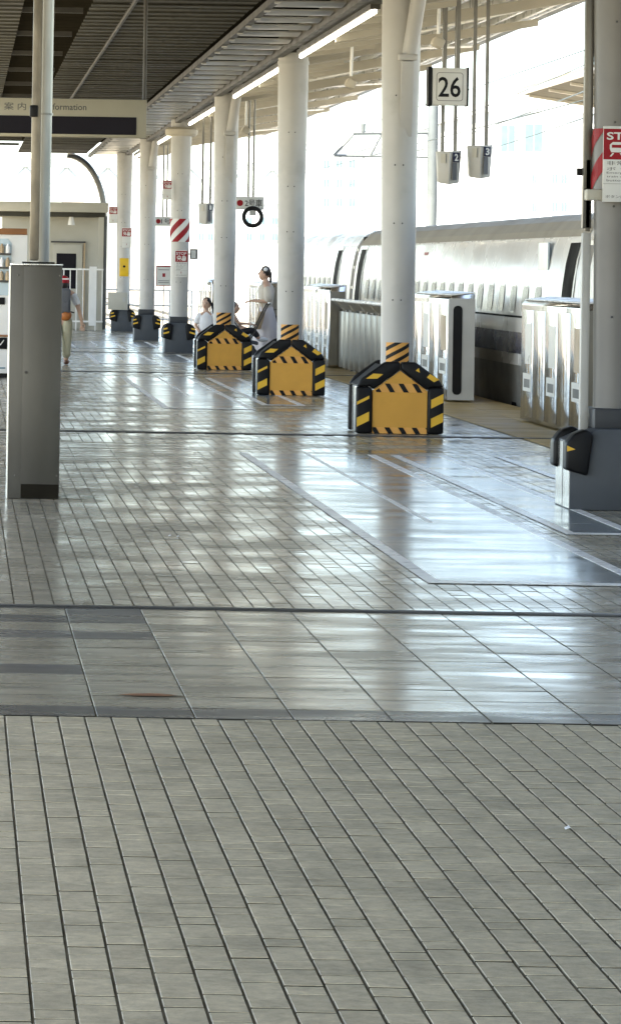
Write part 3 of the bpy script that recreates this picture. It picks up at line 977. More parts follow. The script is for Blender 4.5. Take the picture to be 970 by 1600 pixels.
def platform_monitor(px_, py_, num, label, depth=41.2):
    p = world_at(px_, py_, depth)
    s = tag(empty('platform_monitor', (p.x, depth, p.z)), label, 'monitor', 'numbered monitors hanging from poles')
    # body: back wide, front narrow, slanted bottom
    prof = [(-0.13, 0.36), (0.0, 0.36), (0.13, 0.36)]
    body = MB().add([(-0.13, -0.06, 0.36), (-0.01, -0.16, 0.355), (0.13, -0.06, 0.37), (0.13, 0.10, 0.37), (-0.13, 0.10, 0.36),
                     (-0.115, -0.05, 0.02), (-0.01, -0.13, 0.0), (0.105, -0.05, 0.02), (0.105, 0.08, 0.04), (-0.115, 0.08, 0.04)],
                    [(0, 1, 2, 3, 4), (9, 8, 7, 6, 5), (0, 5, 6, 1), (1, 6, 7, 2), (2, 7, 8, 3), (3, 8, 9, 4), (4, 9, 5, 0)])
    body.build('body', M['grey_plastic'], s, bevel=0.008)
    bd = Vector((-0.07, -0.1155, 0.3))
    # number plate on the right-hand face
    ang = math.atan2(0.10, 0.14)
    pl = empty('number_plate', (0.062, -0.118, 0.30), ang)
    pl.parent = s
    MB().box(-0.048, 0.048, -0.006, 0.0, -0.06, 0.045).build('plate', M['navy_print'], pl, bevel=0.003)
    lettering('lettering', num, M['white_sign'], pl, -0.026, 0.026, -0.045, 0.032, -0.0075, 0.03)
    pl2 = empty('label_plate', (-0.072, -0.118, 0.29), -math.atan2(0.10, 0.12))
    pl2.parent = s
    MB().box(-0.03, 0.03, -0.004, 0.0, -0.06, 0.04).build('plate', M['cabin_cream'], pl2)
    MB().box(-0.05, 0.012, -0.003, 0.0, -0.25, -0.064).build('dark_strip', M['cloth_grey'], pl)
    for dx in (-0.07, 0.065):
        MB().box(dx - 0.018, dx + 0.018, -0.018, 0.018, 0.355, 4.62 - p.z).build('hanger', M['steel_brushed'], s)
    return s
platform_monitor(700, 289, '2', 'grey hanging monitor box numbered 2 under the 26 sign', 41.2)
platform_monitor(748.5, 280, '3', 'grey hanging monitor box numbered 3 right of the 26 sign', 41.2)
platform_monitor(322, 351, '1', 'small far hanging monitor box between the striped column and an orange base', 66.0)

def car_sign(px0, px1, pyb, depth, txt, label, h=0.2):
    a, b = world_at(px0, pyb, depth), world_at(px1, pyb, depth)
    s = tag(empty('car_number_sign', ((a.x + b.x) / 2, depth, a.z)), label, 'sign', 'car number signs hanging over the platform')
    w = (b.x - a.x)
    MB().box(-w / 2, w / 2, -0.03, 0.03, 0, h).build('panel', M['white_sign'], s, bevel=0.004)
    MB().lathe([(0.05, 0), (0.05, 0.003)], 16).build('red_mark', M['red_print'], s, loc=(-w * 0.33, -0.031, h * 0.5), rot=(R(90), 0, 0))
    lettering('lettering', txt, M['charcoal_print'], s, -w * 0.16, w * 0.44, h * 0.22, h * 0.8, -0.033, 0.015)
    for dx in (-0.02, 0.06):
        MB().tube([(dx, 0, h), (dx, 0, 4.6 - a.z)], 0.018, 8).build('hanger', M['steel_brushed'], s)
    return s
car_sign(367, 412, 327, 60.5, '2号車', 'white hanging car number sign reading 2号車 above a ring mirror')
car_sign(243, 269, 353, 82.5, '1号', 'small far car number sign reading 1号 left of the striped column')
p = world_at(394.5, 339, 60.5)
mr_ = tag(empty('ring_mirror', (p.x, 60.45, p.z)), 'round mirror with thick black rim below the 2号車 sign', 'mirror')
m = MB()
vs_, fs_ = [], []
for i in range(28):
    for j in range(8):
        a, b = 2 * math.pi * i / 28, 2 * math.pi * j / 8
        rr = 0.140 + 0.033 * math.cos(b)
        vs_.append((rr * math.cos(a), 0.03 * math.sin(b), rr * math.sin(a)))
        fs_.append((i * 8 + j, ((i + 1) % 28) * 8 + j, ((i + 1) % 28) * 8 + (j + 1) % 8, i * 8 + (j + 1) % 8))
m.add(vs_, fs_).build('rim', M['black_rubber'], mr_, smooth=True)
MB().box(-0.05, 0.05, 0.0, 0.05, 0.02, 0.14).build('bracket', M['grey_plastic'], mr_)
MB().tube([(0, 0.03, 0.1), (0, 0.03, 0.22)], 0.02, 8).build('stem', M['grey_plastic'], mr_)

# information display
p = world_at(228, 216, 38.0)
inf = tag(empty('information_display', (p.x - 1.9, 38.0, p.z)), 'wide cream hanging information board with dark display, behind the steel pole', 'sign')
W_, H_ = 1.9, 0.375
MB().box(0, W_, -0.12, 0.12, 0, H_).build('case', M['sign_cream'], inf, bevel=0.008)
MB().box(0.1, W_ - 0.10, -0.126, -0.1205, 0.025, 0.20).build('screen', M['screen_dark'], inf)
lettering('lettering', '案 内', M['charcoal_print'], inf, 1.9 - 1.405, 1.9 - 1.19, 0.255, 0.33, -0.1215)
lettering('lettering', 'Information', M['charcoal_print'], inf, 1.9 - 0.985, 1.9 - 0.595, 0.262, 0.325, -0.1215, 0.008)
MB().tube([(W_ - 0.02, 0, H_), (W_ - 0.02, 0, 4.6 - p.z)], 0.02, 10).build('hanger', M['steel_dark'], inf, smooth=True)
MB().tube([(0.2, 0, H_), (0.2, 0, 4.6 - p.z)], 0.02, 10).build('hanger', M['steel_dark'], inf, smooth=True)

# spot speakers under the roof wing
def speaker(px_, py_, depth, label):
    p = world_at(px_, py_, depth)
    s = tag(empty('roof_speaker', tuple(p)), label, 'speaker', 'small speakers on rods under the roof wing')
    MB().tube([(0.0, 0, 0.10), (0.01, 0, wing_z(p.x) - p.z + 0.02)], 0.018, 8).build('rod', M['white_gloss'], s)
    MB().box(-0.07, 0.055, -0.10, 0.10, -0.045, 0.06).build('horn', M['canopy_cream'], s, bevel=0.025, rot=(0, R(25), 0))
    return s
speaker(548, 132, 46.5, 'small white speaker on a rod between the second and third columns')
speaker(684, 68, 40.5, 'small white speaker on a rod just above the 26 sign')
speaker(384, 205, 60.5, 'small far speaker on a rod by the third orange-based column')

# ================================================================== steel post on left
sp = tag(empty('steel_cabinet_post', (0.508, 26.1, 0)), 'dull stainless steel cabinet with a pole rising from its top', 'cabinet')
MB().box(-0.178, 0.172, 0, 0.34, 0.0, 1.588).build('case', M['cabinet_steel'], sp, bevel=0.006)
MB().box(-0.088, 0.170, -0.004, -0.0005, 0.105, 1.58).build('door_panel', M['cabinet_steel'], sp, bevel=0.0012)
MB().box(-0.088, 0.170, -0.004, -0.0005, 0.005, 0.10).build('kick_plate', M['soffit_dark'], sp)
MB().box(-0.186, -0.1785, -0.002, 0.34, 0.0, 1.58).build('edge_trim', M['stainless'], sp)
MB().tube([(-0.065, -0.012, 0.86), (-0.065, -0.0045, 0.86)], 0.010, 12).build('lock', M['steel_dark'], sp)
for zz in (0.16, 1.52):
    for xx in (-0.13, 0.155):
        MB().ellipsoid((xx, -0.004, zz), (0.006, 0.003, 0.006), 8, 6).build('rivet', M['steel_brushed'], sp)
MB().box(-0.18, 0.176, -0.005, 0.345, 1.589, 1.60).build('lid', M['stainless'], sp, bevel=0.002)
MB().box(-0.10, 0.12, 0.05, 0.29, 1.6005, 1.612).build('pole_flange', M['black_rubber'], sp)
MB().tube([(0.018, 0.17, 1.612), (0.030, 0.17, 4.62)], 0.066, 20).build('pole', M['pole_steel'], sp, smooth=True)
MB().box(-0.052, 0.012, 0.098, 0.128, 1.62, 4.5).build('pole_reflection', M['brown_reflection'], sp, bevel=0.008)  # the single pole's brown reflected half, added as a coloured strip
MB().box(-0.065, -0.01, 0.075, 0.13, 2.60, 2.68).build('clamp', M['black_print'], sp, bevel=0.006)
MB().tube([(0.025, 0.17, 2.615), (0.025, 0.17, 2.63)], 0.070, 20).build('joint_ring', M['steel_brushed'], sp, smooth=True)

# ================================================================== vending machine at far left
vm = tag(empty('vending_machine', (0.3, 53.6, 0)), 'pale vending machine with brown top strip at the left edge', 'vending machine')
MB().box(-0.62, 0.60, 0, 0.75, 0.06, 2.0).build('case', M['white_gloss'], vm, bevel=0.01)
MB().box(-0.62, 0.60, 0.02, 0.7, 0, 0.06).build('plinth', M['black_print'], vm)
MB().box(-0.65, 0.595, -0.03, 0.76, 2.0, 2.085).build('top_strip', M['brown_trim'], vm, bevel=0.006)
MB().prism_xz([(-0.55, 1.15), (0.38, 1.15), (0.38, 1.88), (0.33, 1.94), (-0.5, 1.94), (-0.55, 1.88)], -0.012, -0.001).build('display_window', M['pale_display'], vm)
for zz in (1.74, 1.55, 1.36):
    for k in range(11):
        xx = -0.5 + 0.083 * k
        b = MB().lathe([(0.028, 0), (0.03, 0.01), (0.03, 0.09), (0.014, 0.115), (0.014, 0.13)], 8).build('drink_bottle', M['bag_tan' if (k + int(zz * 10)) % 3 else 'cloth_white'], vm, smooth=True, loc=(xx, -0.045, zz))
    MB().box(-0.54, 0.375, -0.05, -0.013, zz - 0.03, zz - 0.001).build('button_row', M['charcoal_print'], vm)
MB().box(0.10, 0.30, -0.015, -0.001, 1.02, 1.12).build('coin_panel', M['black_print'], vm)
MB().box(-0.5, 0.34, -0.02, -0.001, 0.40, 0.56).build('dispense_flap', M['black_print'], vm, bevel=0.006)
MB().prism_xz([(0.20, 0.47), (0.25, 0.45), (0.30, 0.52), (0.29, 0.53), (0.25, 0.475), (0.21, 0.485)], -0.024, -0.0205).build('logo_tick', M['white_sign'], vm)
MB().box(0.22, 0.32, -0.006, -0.001, 0.125, 0.145).build('green_mark', M['far_glass'], vm)
MB().box(-0.5, 0.36, -0.02, -0.001, 0.57, 0.60).build('red_line', M['brown_trim'], vm)

# ================================================================== platform gates
def gate_box(y0, y1, label, x0=5.93, x1=6.25, slot=False, hgt=1.29):
    g = tag(empty('platform_gate', (x0, y0, 0)), label, 'platform gate', 'shiny steel platform gates')
    w, L = x1 - x0, y1 - y0
    MB().prism_xz([(0, 0.02), (w, 0.02), (w, hgt + 0.03), (0.03, hgt), (0, hgt - 0.04)], 0, L).build('case', M['stainless_gate'], g, bevel=0.008)
    MB().prism_xz([(0.031, hgt + 0.0035), (w + 0.004, hgt + 0.034), (w + 0.004, hgt + 0.046), (0.031, hgt + 0.014)], -0.01, L + 0.01).build('lid', M['white_gloss'], g, bevel=0.003)
    n = max(2, int(L / 0.75))
    for k in range(n):
        a = 0.06 + (L - 0.12) * k / n
        b = 0.06 + (L - 0.12) * (k + 1) / n - 0.03
        MB().box(-0.006, -0.0005, a, b, 0.06, hgt - 0.10).build('side_panel', M['stainless_gate'], g, bevel=0.0015)
        if k % 2 == 0:
            MB().box(-0.009, -0.0065, a + 0.1, b - 0.12, 0.33, 0.52).build('notice_sticker', M['white_sign'], g)
            MB().box(-0.0095, -0.0091, a + 0.18, b - 0.2, 0.37, 0.46).build('sticker_mark', M['charcoal_print'], g)
            MB().box(-0.009, -0.0065, a + 0.1, b - 0.25, 0.62, 1.05).build('poster', M['white_sign' if k else 'bag_tan'], g)
    if slot:
        pts = []
        sx0, sx1, z0, z1, r = 0.055, 0.165, 0.09, 1.17, 0.05
        for cx, cz, a in ((sx1 - r, z1 - r, 0), (sx0 + r, z1 - r, 90), (sx0 + r, z0 + r, 180), (sx1 - r, z0 + r, 270)):
            for k in range(5):
                pts.append((cx + r * math.cos(R(a + k * 22.5)), cz + r * math.sin(R(a + k * 22.5))))
        MB().prism_xz([(-0.002, 0.025), (w, 0.025), (w, hgt - 0.03), (-0.002, hgt - 0.03)], -0.012, -0.001).build('end_plate', M['grey_plastic'], g)
        MB().prism_xz(pts, -0.02, -0.0125).build('door_slot', M['black_rubber'], g)
    else:
        MB().box(0.02, w - 0.02, -0.006, -0.0005, 0.05, hgt - 0.06).build('end_plate', M['steel_brushed'], g)
    return g
gate_box(37.0, 41.2, 'nearest shiny steel platform gate, left of the column at the right edge', 6.0, 6.30)
gate_box(46.6, 50.3, 'steel platform gate with tall black rounded slot in its end', 5.90, 6.22, slot=True)
gate_box(61.6, 66.2, 'steel platform gate beyond the railing, between two orange-based columns', 5.88, 6.16)
gate_box(72.0, 77.0, 'far steel platform gate behind the woman', 5.75, 6.05)
gate_box(84.0, 89.0, 'farthest small steel platform gate left of the third orange base', 5.45, 5.75)

# fence of panels with slanting rail
fe = tag(empty('platform_fence', (6.03, 50.4, 0)), 'grey panelled fence with slanted top rail behind the nearest orange base', 'fence')
FL = 11.1
npn = 14
for k in range(npn):
    a, b = FL * k / npn + 0.012, FL * (k + 1) / npn - 0.012
    MB().box(0, 0.04, a, b, 0.03, 0.92).build('fence_panel', M['steel_brushed'], fe, bevel=0.004)
for k in range(npn + 1):
    MB().box(0.041, 0.08, FL * k / npn - 0.02, FL * k / npn + 0.02, 0, 1.0).build('post', M['steel_brushed'], fe)
for k in range(7):
    yy = FL * (k + 0.5) / 7
    MB().prism_xz([(-0.12, 1.085), (-0.06, 1.085), (0.03, 0.93), (0.0, 0.925)], yy - 0.02, yy + 0.02).build('rail_bracket', M['galvanised'], fe)
MB().tube([(-0.10, 0, 1.10), (-0.10, FL, 1.10)], 0.028, 10).build('top_rail', M['white_gloss'], fe, smooth=True)
MB().add([(-0.10, 0, 1.07), (-0.10, FL, 1.07), (0.03, FL, 0.95), (0.03, 0, 0.95), (-0.09, 0, 1.075), (-0.09, FL, 1.075), (0.04, FL, 0.955), (0.04, 0, 0.955)],
         [(0, 1, 2, 3), (7, 6, 5, 4), (0, 3, 7, 4), (1, 5, 6, 2), (0, 4, 5, 1), (3, 2, 6, 7)]).build('slanted_plate', M['galvanised'], fe)

# ================================================================== bullet train
TX = 6.75
tr = tag(empty('bullet_train', (TX, 42.3, 0)), 'white bullet train with dark blue band standing at the platform', 'train')
PROF = [(0.30, -1.15), (0.16, -0.95), (0.05, -0.4), (0.01, 0.1), (0.0, 0.5), (0.0, 0.95), (0.02, 1.25), (0.055, 1.6), (0.11, 1.88), (0.15, 1.99), (0.20, 2.08), (0.30, 2.19), (0.45, 2.265), (0.75, 2.305), (1.2, 2.325), (1.69, 2.33)]
def side_x(z):
    for (a, za), (b, zb) in zip(PROF, PROF[1:]):
        if za <= z <= zb:
            return a + (b - a) * (z - za) / (zb - za)
    return 0
full = PROF + [(3.38 - a, z) for a, z in PROF[-2::-1]]
def car(y0, y1, nose=False, windows=True, doors=()):
    secs = []
    if nose:
        for k in range(26):
            t = k / 25
            yy = y0 + (y1 - y0) * t
            f = 0 if t < 0.50 else ((t - 0.50) / 0.50)
            w = 1 - 0.92 * f ** 1.9
            hh = 1 - 0.60 * f ** 1.35
            secs.append((yy, w, hh))
    else:
        secs = [(y0, 0.985, 0.985), (y0 + 0.10, 1, 1), (y1 - 0.10, 1, 1), (y1, 0.985, 0.985)]
    n = len(full)
    vs_, fs_ = [], []
    for yy, w, hh in secs:
        for a, z in full:
            vs_.append((1.69 + (a - 1.69) * w, yy, -1.15 + (z + 1.15) * hh))
    for i in range(len(secs) - 1):
        for j in range(n - 1):
            fs_.append((i * n + j, i * n + j + 1, (i + 1) * n + j + 1, (i + 1) * n + j))
        fs_.append((i * n + n - 1, i * n, (i + 1) * n, (i + 1) * n + n - 1))
    fs_.append(tuple(range(n)))
    fs_.append(tuple(range(len(secs) * n - 1, (len(secs) - 1) * n - 1, -1)))
    m = MB().add(vs_, fs_)
    c = m.build('car_body', M['train_white'], tr, smooth=True)
    ye = y0 + (y1 - y0) * 0.48 if nose else y1 - 0.1
    ys = y0 + 0.1
    def band(name, z0, z1, mm, pr=0.004):
        k = 4
        b = MB()
        for i in range(k):
            za, zb = z0 + (z1 - z0) * i / k, z0 + (z1 - z0) * (i + 1) / k
            xa, xb = side_x(za) - pr, side_x(zb) - pr
            b.add([(xa, ys, za), (xa, ye, za), (xb, ye, zb), (xb, ys, zb)], [(0, 1, 2, 3)])
        return b.build(name, M[mm], c)
    if not nose:
        rb = MB()
        rp = [p for p in PROF if p[1] >= 1.999] + [(1.69, 2.33)]
        rp = [(side_x(2.0), 2.0)] + rp[:-1]
        for (xa, za), (xb, zb) in zip(rp, rp[1:]):
            rb.add([(xa - 0.004, ys, za + 0.004), (xa - 0.004, ye, za + 0.004), (xb - 0.004, ye, zb + 0.004), (xb - 0.004, ys, zb + 0.004)], [(0, 1, 2, 3)])
            rb.add([(3.384 - xa, ys, za + 0.004), (3.384 - xa, ye, za + 0.004), (3.384 - xb, ye, zb + 0.004), (3.384 - xb, ys, zb + 0.004)], [(0, 1, 2, 3)])
        rb.build('roof_skin', M['train_roof'], c, smooth=True)
    band('blue_band', 0.60, 0.86, 'train_blue')
    band('lower_band', -0.40, 0.46, 'train_skirt')
    band('waist_line', 1.035, 1.06, 'train_dark')
    band('roof_line', 1.985, 2.0, 'white_gloss')
    if windows:
        k = 0
        yy = y0 + 2.7
        while yy < (ye - 2.0):
            z0, z1 = 1.11, 1.42
            pts = []
            r = 0.10
            for cy, cz, a in ((yy + 0.46 - r, z1 - r, 0), (yy + r, z1 - r, 90), (yy + r, z0 + r, 180), (yy + 0.46 - r, z0 + r, 270)):
                for q in range(4):
                    pts.append((cy + r * math.cos(R(a + q * 30)), cz + r * math.sin(R(a + q * 30))))
            big = [(yy + 0.23 + (a - yy - 0.23) * 1.12, 1.265 + (b - 1.265) * 1.12) for a, b in pts]
            fr = MB().add([(side_x(b) - 0.006, a, b) for a, b in big], [tuple(range(len(big)))]).build('window_frame', M['train_white'], c)
            MB().add([(side_x(b) - 0.009, a, b) for a, b in pts], [tuple(range(len(pts)))]).build('window_pane', M['train_glass'], c)
            yy += 1.005
            k += 1
    for dy in doors:
        def strip(name, a, b, z0, z1, mm, pr):
            q = MB()
            for i in range(8):
                za, zb = z0 + (z1 - z0) * i / 8, z0 + (z1 - z0) * (i + 1) / 8
                q.add([(side_x(za) - pr, a, za), (side_x(za) - pr, b, za), (side_x(zb) - pr, b, zb), (side_x(zb) - pr, a, zb)], [(0, 1, 2, 3)])
            return q.build(name, M[mm], c)
        strip('door_frame', dy - 0.10, dy + 0.80, 0.0, 1.985, 'white_gloss', 0.012)
        strip('dark_doorway_patch', dy, dy + 0.70, 0.02, 1.93, 'train_dark', 0.016)  # flat black patch on the body: darkness inside the open door, as colour
    return c
near_car = car(-25.0, -0.45, doors=(-2.0,))
c1 = car(0.0, 24.4, doors=(0.40, 23.1))
MB().box(0.25, 3.1, -0.44, -0.01, -0.9, 2.16).build('car_gap_bellows', M['train_dark'], tr)
MB().box(0.25, 3.1, 24.41, 24.85, -0.9, 2.16).build('car_gap_bellows', M['train_dark'], tr)
for zz in (0.9, 1.25, 1.6, 1.9):
    MB().box(side_x(zz) + 0.01, side_x(zz) + 0.07, -0.36, -0.10, zz, zz + 0.05).build('gap_fitting', M['galvanised'], tr)
    MB().box(side_x(zz) + 0.01, side_x(zz) + 0.07, 24.5, 24.75, zz, zz + 0.05).build('gap_fitting', M['galvanised'], tr)
c2 = car(24.86, 52.5, nose=True, windows=True, doors=(27.2,))
# destination display and lamp
MB().box(side_x(1.7) - 0.03, side_x(1.7) - 0.012, 2.35, 3.1, 1.62, 1.94).build('destination_display', M['pale_display'], tr)
MB().box(side_x(1.9) - 0.02, side_x(1.9) + 0.02, 14.3, 14.75, 1.80, 1.86).build('side_lamp', M['red_print'], tr)
for k in range(5):
    MB().box(side_x(-0.1) - 0.012, side_x(-0.1) + 0.01, 4.5 + 4.3 * k, 4.9 + 4.3 * k, -0.08, 0.10).build('skirt_vent', M['train_dark'], tr)

# ================================================================== cream cabin at the far end
p0, p1 = world_at(78, 515, 94), world_at(157, 515, 94)
cbx = tag(empty('platform_cabin', (p0.x, 94.0, 0)), 'cream platform cabin with glazed door under a flat overhanging roof', 'cabin')
wd = p1.x - p0.x
MB().box(-1.2, wd, 0, 2.2, 0, 2.75).build('wall', M['cabin_cream'], cbx)
MB().box(-1.35, wd + 0.12, -0.9, 2.4, 2.86, 3.10).build('roof', M['cabin_cream'], cbx, bevel=0.02)
MB().box(-1.3, wd + 0.05, -0.8, 2.3, 2.752, 2.858).build('soffit', M['slat_olive'], cbx)
MB().box(wd - 0.10, wd + 0.02, -0.78, -0.66, 0, 2.751).build('post', M['cabin_cream'], cbx)
dr = MB().box(0.05, 0.78, -0.05, -0.001, 0.02, 2.08).build('door', M['cabin_cream'], cbx, bevel=0.01)
MB().box(0.14, 0.62, -0.06, -0.051, 1.0, 1.86).build('door_pane', M['screen_dark'], dr)
MB().box(0.80, 0.84, -0.07, -0.001, 0.02, 2.12).build('door_frame', M['bag_tan'], cbx)
MB().box(0.0, 0.845, -0.07, -0.001, 2.121, 2.16).build('lintel', M['charcoal_print'], cbx)
MB().box(0.95, 1.13, -0.04, -0.001, 0.1, 1.55).build('white_panel', M['white_gloss'], cbx)
MB().tube([(0.47, -0.6, 2.75), (0.47, -0.6, 2.55)], 0.05, 10, r2=0.09).build('lamp', M['white_gloss'], cbx, smooth=True)
rl = tag(empty('railing', (p0.x + 0.1, 92.9, 0)), 'white metal railing in front of the cabin door', 'railing')
MB().box(0, 1.15, -0.02, 0.02, 1.46, 1.50).build('top_bar', M['white_gloss'], rl)
MB().box(0, 1.15, -0.02, 0.02, 0.2, 0.24).build('bottom_bar', M['white_gloss'], rl)
for k in range(8):
    MB().box(0.03 + 0.155 * k, 0.055 + 0.155 * k, -0.015, 0.015, 0.0 if k % 3 == 0 else 0.241, 1.459).build('baluster', M['white_gloss'], rl)

# low wall / side fence at far end
er = tag(empty('end_railing', (3.55, 96.2, 0)), 'white tube railing closing the far end of the platform behind the last columns', 'railing')
for zz in (0.25, 0.6, 0.98):
    MB().tube([(0, 0, zz), (2.2, 0, zz)], 0.022, 8).build('rail', M['white_gloss'], er, smooth=True)
for k in range(5):
    MB().tube([(0.55 * k, 0.03, 0), (0.55 * k, 0.03, 1.0)], 0.025, 8).build('post', M['white_gloss'], er, smooth=True)

# ================================================================== people
def hand(J, E, key, x, y, z, d, side=1, curl=0.6):
    """palm and five fingers from wrist `key`; d = unit direction of the hand, fingers spread sideways"""
    d = Vector(d).normalized()
    sd = d.cross(Vector((0, 0, 1)))
    sd = Vector((1, 0, 0)) if sd.length < 0.2 else sd.normalized()
    dn = sd.cross(d).normalized() * -1
    w = Vector((x, y, z))
    J[key + 'palm'] = (*(w + d * 0.045), 0.028, 0.016)
    E.append((key, key + 'palm'))
    J[key + 'knuckle'] = (*(w + d * 0.08), 0.030, 0.014)
    E.append((key + 'palm', key + 'knuckle'))
    for i, (off, ln) in enumerate(((-0.027, 0.055), (-0.009, 0.066), (0.009, 0.070), (0.026, 0.060))):
        a = w + d * 0.092 + sd * off * 1.1
        b = w + d * (0.092 + ln * 0.55) + sd * off * 1.2 + dn * 0.006
        c = w + d * (0.092 + ln * 0.9) + sd * off * 1.2 + dn * (0.012 + 0.02 * curl)
        ks = [f'{key}f{i}{q}' for q in 'abc']
        for kk, pp, rr in zip(ks, (a, b, c), (0.009, 0.0085, 0.007)):
            J[kk] = (*pp, rr)
        E += [(key + 'knuckle', ks[0]), (ks[0], ks[1]), (ks[1], ks[2])]
    t1 = w + d * 0.05 + sd * side * 0.04
    t2 = w + d * 0.085 + sd * side * 0.052 + dn * 0.01
    J[key + 't1'] = (*t1, 0.010)
    J[key + 't2'] = (*t2, 0.008)
    E += [(key + 'palm', key + 't1'), (key + 't1', key + 't2')]

def head(parent, c, yaw, s=1.0, pitch=0.0, hair='short', hair_mat='hair'):
    """head with face, ears and hair; face looks along -y before yaw"""
    h = empty('head', c, yaw)
    h.rotation_euler = (pitch, 0, yaw)
    h.parent = parent
    m = MB()
    m.ellipsoid((0, 0, 0), (0.074 * s, 0.092 * s, 0.112 * s), 20, 14)
    # pull in the jaw
    m.v = [(x * (1 - 0.28 * max(0, -z / (0.112 * s)) ** 1.3), y * (1 - 0.12 * max(0, -z / (0.112 * s))) - 0.012 * s * max(0, -z / (0.112 * s)), z) for x, y, z in m.v]
    m.ellipsoid((0, -0.097 * s, -0.018 * s), (0.012 * s, 0.017 * s, 0.022 * s), 8, 6)
    for sx in (-1, 1):
        m.ellipsoid((sx * 0.074 * s, 0.008 * s, -0.01 * s), (0.009 * s, 0.018 * s, 0.028 * s), 8, 6)
    sk = m.build('face', M['skin'], h, smooth=True)
    e = MB()
    for sx in (-1, 1):
        e.ellipsoid((sx * 0.031 * s, -0.083 * s, 0.008 * s), (0.013 * s, 0.008 * s, 0.007 * s), 8, 6)
        e.box(sx * 0.031 * s - 0.016 * s, sx * 0.031 * s + 0.016 * s, -0.089 * s, -0.078 * s, 0.026 * s, 0.031 * s)
    e.build('eyes', M['hair'], h, smooth=True)
    MB().ellipsoid((0, -0.084 * s, -0.055 * s), (0.022 * s, 0.008 * s, 0.006 * s), 8, 6).build('mouth', M['red_print'], h, smooth=True)
    return h

def person_root(loc, label, yaw=0.0):
    return tag(empty('person', loc, yaw), label, 'person')

# --- woman in a pale blouse and long skirt, facing left, right arm held in front
wp = world_at(414, 572, 62.0)
wm = person_root((wp.x, 62.0, 0), 'woman in cream blouse and long pale skirt standing behind the orange bases, facing left')
J, E = {}, []
J['pelvis'] = (0.0, 0, 0.86, 0.12, 0.10)
J['waist'] = (0.0, 0, 1.02, 0.10, 0.085)
J['chest'] = (0.0, 0, 1.20, 0.125, 0.10)
J['collar'] = (0.0, 0, 1.315, 0.09, 0.065)
J['neck'] = (-0.012, 0, 1.385, 0.043)
J['skull'] = (-0.02, 0, 1.47, 0.055)
E += [('pelvis', 'waist'), ('waist', 'chest'), ('chest', 'collar'), ('collar', 'neck'), ('neck', 'skull')]
for s, k in ((-1, 'n'), (1, 'f')):      # n: the arm nearer the camera
    J['sh' + k] = (0.0, s * 0.155, 1.285, 0.05)
    J['el' + k] = (0.03 if s < 0 else -0.05, s * 0.20, 1.045, 0.038)
    J['wr' + k] = (-0.19, s * 0.13, 1.06, 0.024)
    E += [('collar', 'sh' + k), ('sh' + k, 'el' + k), ('el' + k, 'wr' + k)]
    hand(J, E, 'wr' + k, -0.19, s * 0.13, 1.06, (-1, -0.1 * s, -0.15), side=1)
    J['hip' + k] = (0, s * 0.08, 0.80, 0.085)
    J['kn' + k] = (-0.01, s * 0.085, 0.45, 0.058)
    J['an' + k] = (0.0, s * 0.085, 0.09, 0.036)
    J['to' + k] = (-0.13, s * 0.09, 0.035, 0.03)
    E += [('pelvis', 'hip' + k), ('hip' + k, 'kn' + k), ('kn' + k, 'an' + k), ('an' + k, 'to' + k)]
skin_mesh('body', J, E, M['skin'], wm, 'pelvis')
hd = head(wm, (-0.03, 0, 1.49), R(-98), 0.98, R(-14))
# clothes: blouse, puffed sleeves, skirt
m = MB().lathe([(0.115, 0.93), (0.118, 1.0), (0.138, 1.12), (0.148, 1.22), (0.125, 1.30), (0.065, 1.355), (0.05, 1.385)], 24, sx=0.92, sy=1.12)
m.build('blouse', M['blouse'], wm, smooth=True)
for s, k in ((-1, 'n'), (1, 'f')):
    skin_mesh('sleeve', {'a': (0.0, s * 0.13, 1.295, 0.062), 'b': (0.015, s * 0.185, 1.20, 0.085), 'c': (0.03, s * 0.205, 1.10, 0.082), 'd': (0.0 if s < 0 else -0.05, s * 0.20, 1.03, 0.05)},
              [('a', 'b'), ('b', 'c'), ('c', 'd')], M['blouse'], wm)
vs_, fs_ = [], []
NS = 40
for i in range(9):
    t = i / 8
    z = 0.98 - 0.88 * t
    r0 = 0.118 + 0.20 * t ** 0.8
    for j in range(NS):
        a = 2 * math.pi * j / NS
        r = r0 * (1 + 0.07 * t * math.sin(9 * a + 0.8 * math.sin(3 * a)))
        vs_.append((r * 0.88 * math.cos(a) + 0.03 * t, r * math.sin(a), z))
for i in range(8):
    for j in range(NS):
        fs_.append((i * NS + j, i * NS + (j + 1) % NS, (i + 1) * NS + (j + 1) % NS, (i + 1) * NS + j))
MB().add(vs_, fs_).build('skirt', M['skirt'], wm, smooth=True)
# hair with bun and low ponytail
m = MB().ellipsoid((0.018, 0, 0.03), (0.085, 0.084, 0.100), 18, 12)
m.ellipsoid((0.085, 0, -0.01), (0.035, 0.045, 0.06), 12, 8)
m.ellipsoid((0.10, 0, -0.09), (0.022, 0.028, 0.065), 10, 8)
m.v = [(max(x, -0.052 + (0.03 if z < 0.04 else 0.0)), y, z) for x, y, z in m.v]
m.build('hair', M['hair'], wm, smooth=True, loc=(-0.03, 0, 1.495))
MB().ellipsoid((0.0, -0.075, 0.07), (0.035, 0.02, 0.03), 10, 8).build('hair_clip', M['cloth_white'], wm, smooth=True, loc=(-0.02, 0, 1.495))
hb = tag(empty('handbag', (wp.x - 0.12, 61.75, 0.60)), 'tan handbag hanging from the arm of the woman in the pale skirt', 'bag')
MB().prism_xz([(-0.10, 0.0), (0.02, 0.0), (0.09, 0.26), (0.06, 0.30), (-0.02, 0.28)], -0.04, 0.04).build('body', M['bag_tan'], hb, bevel=0.015)
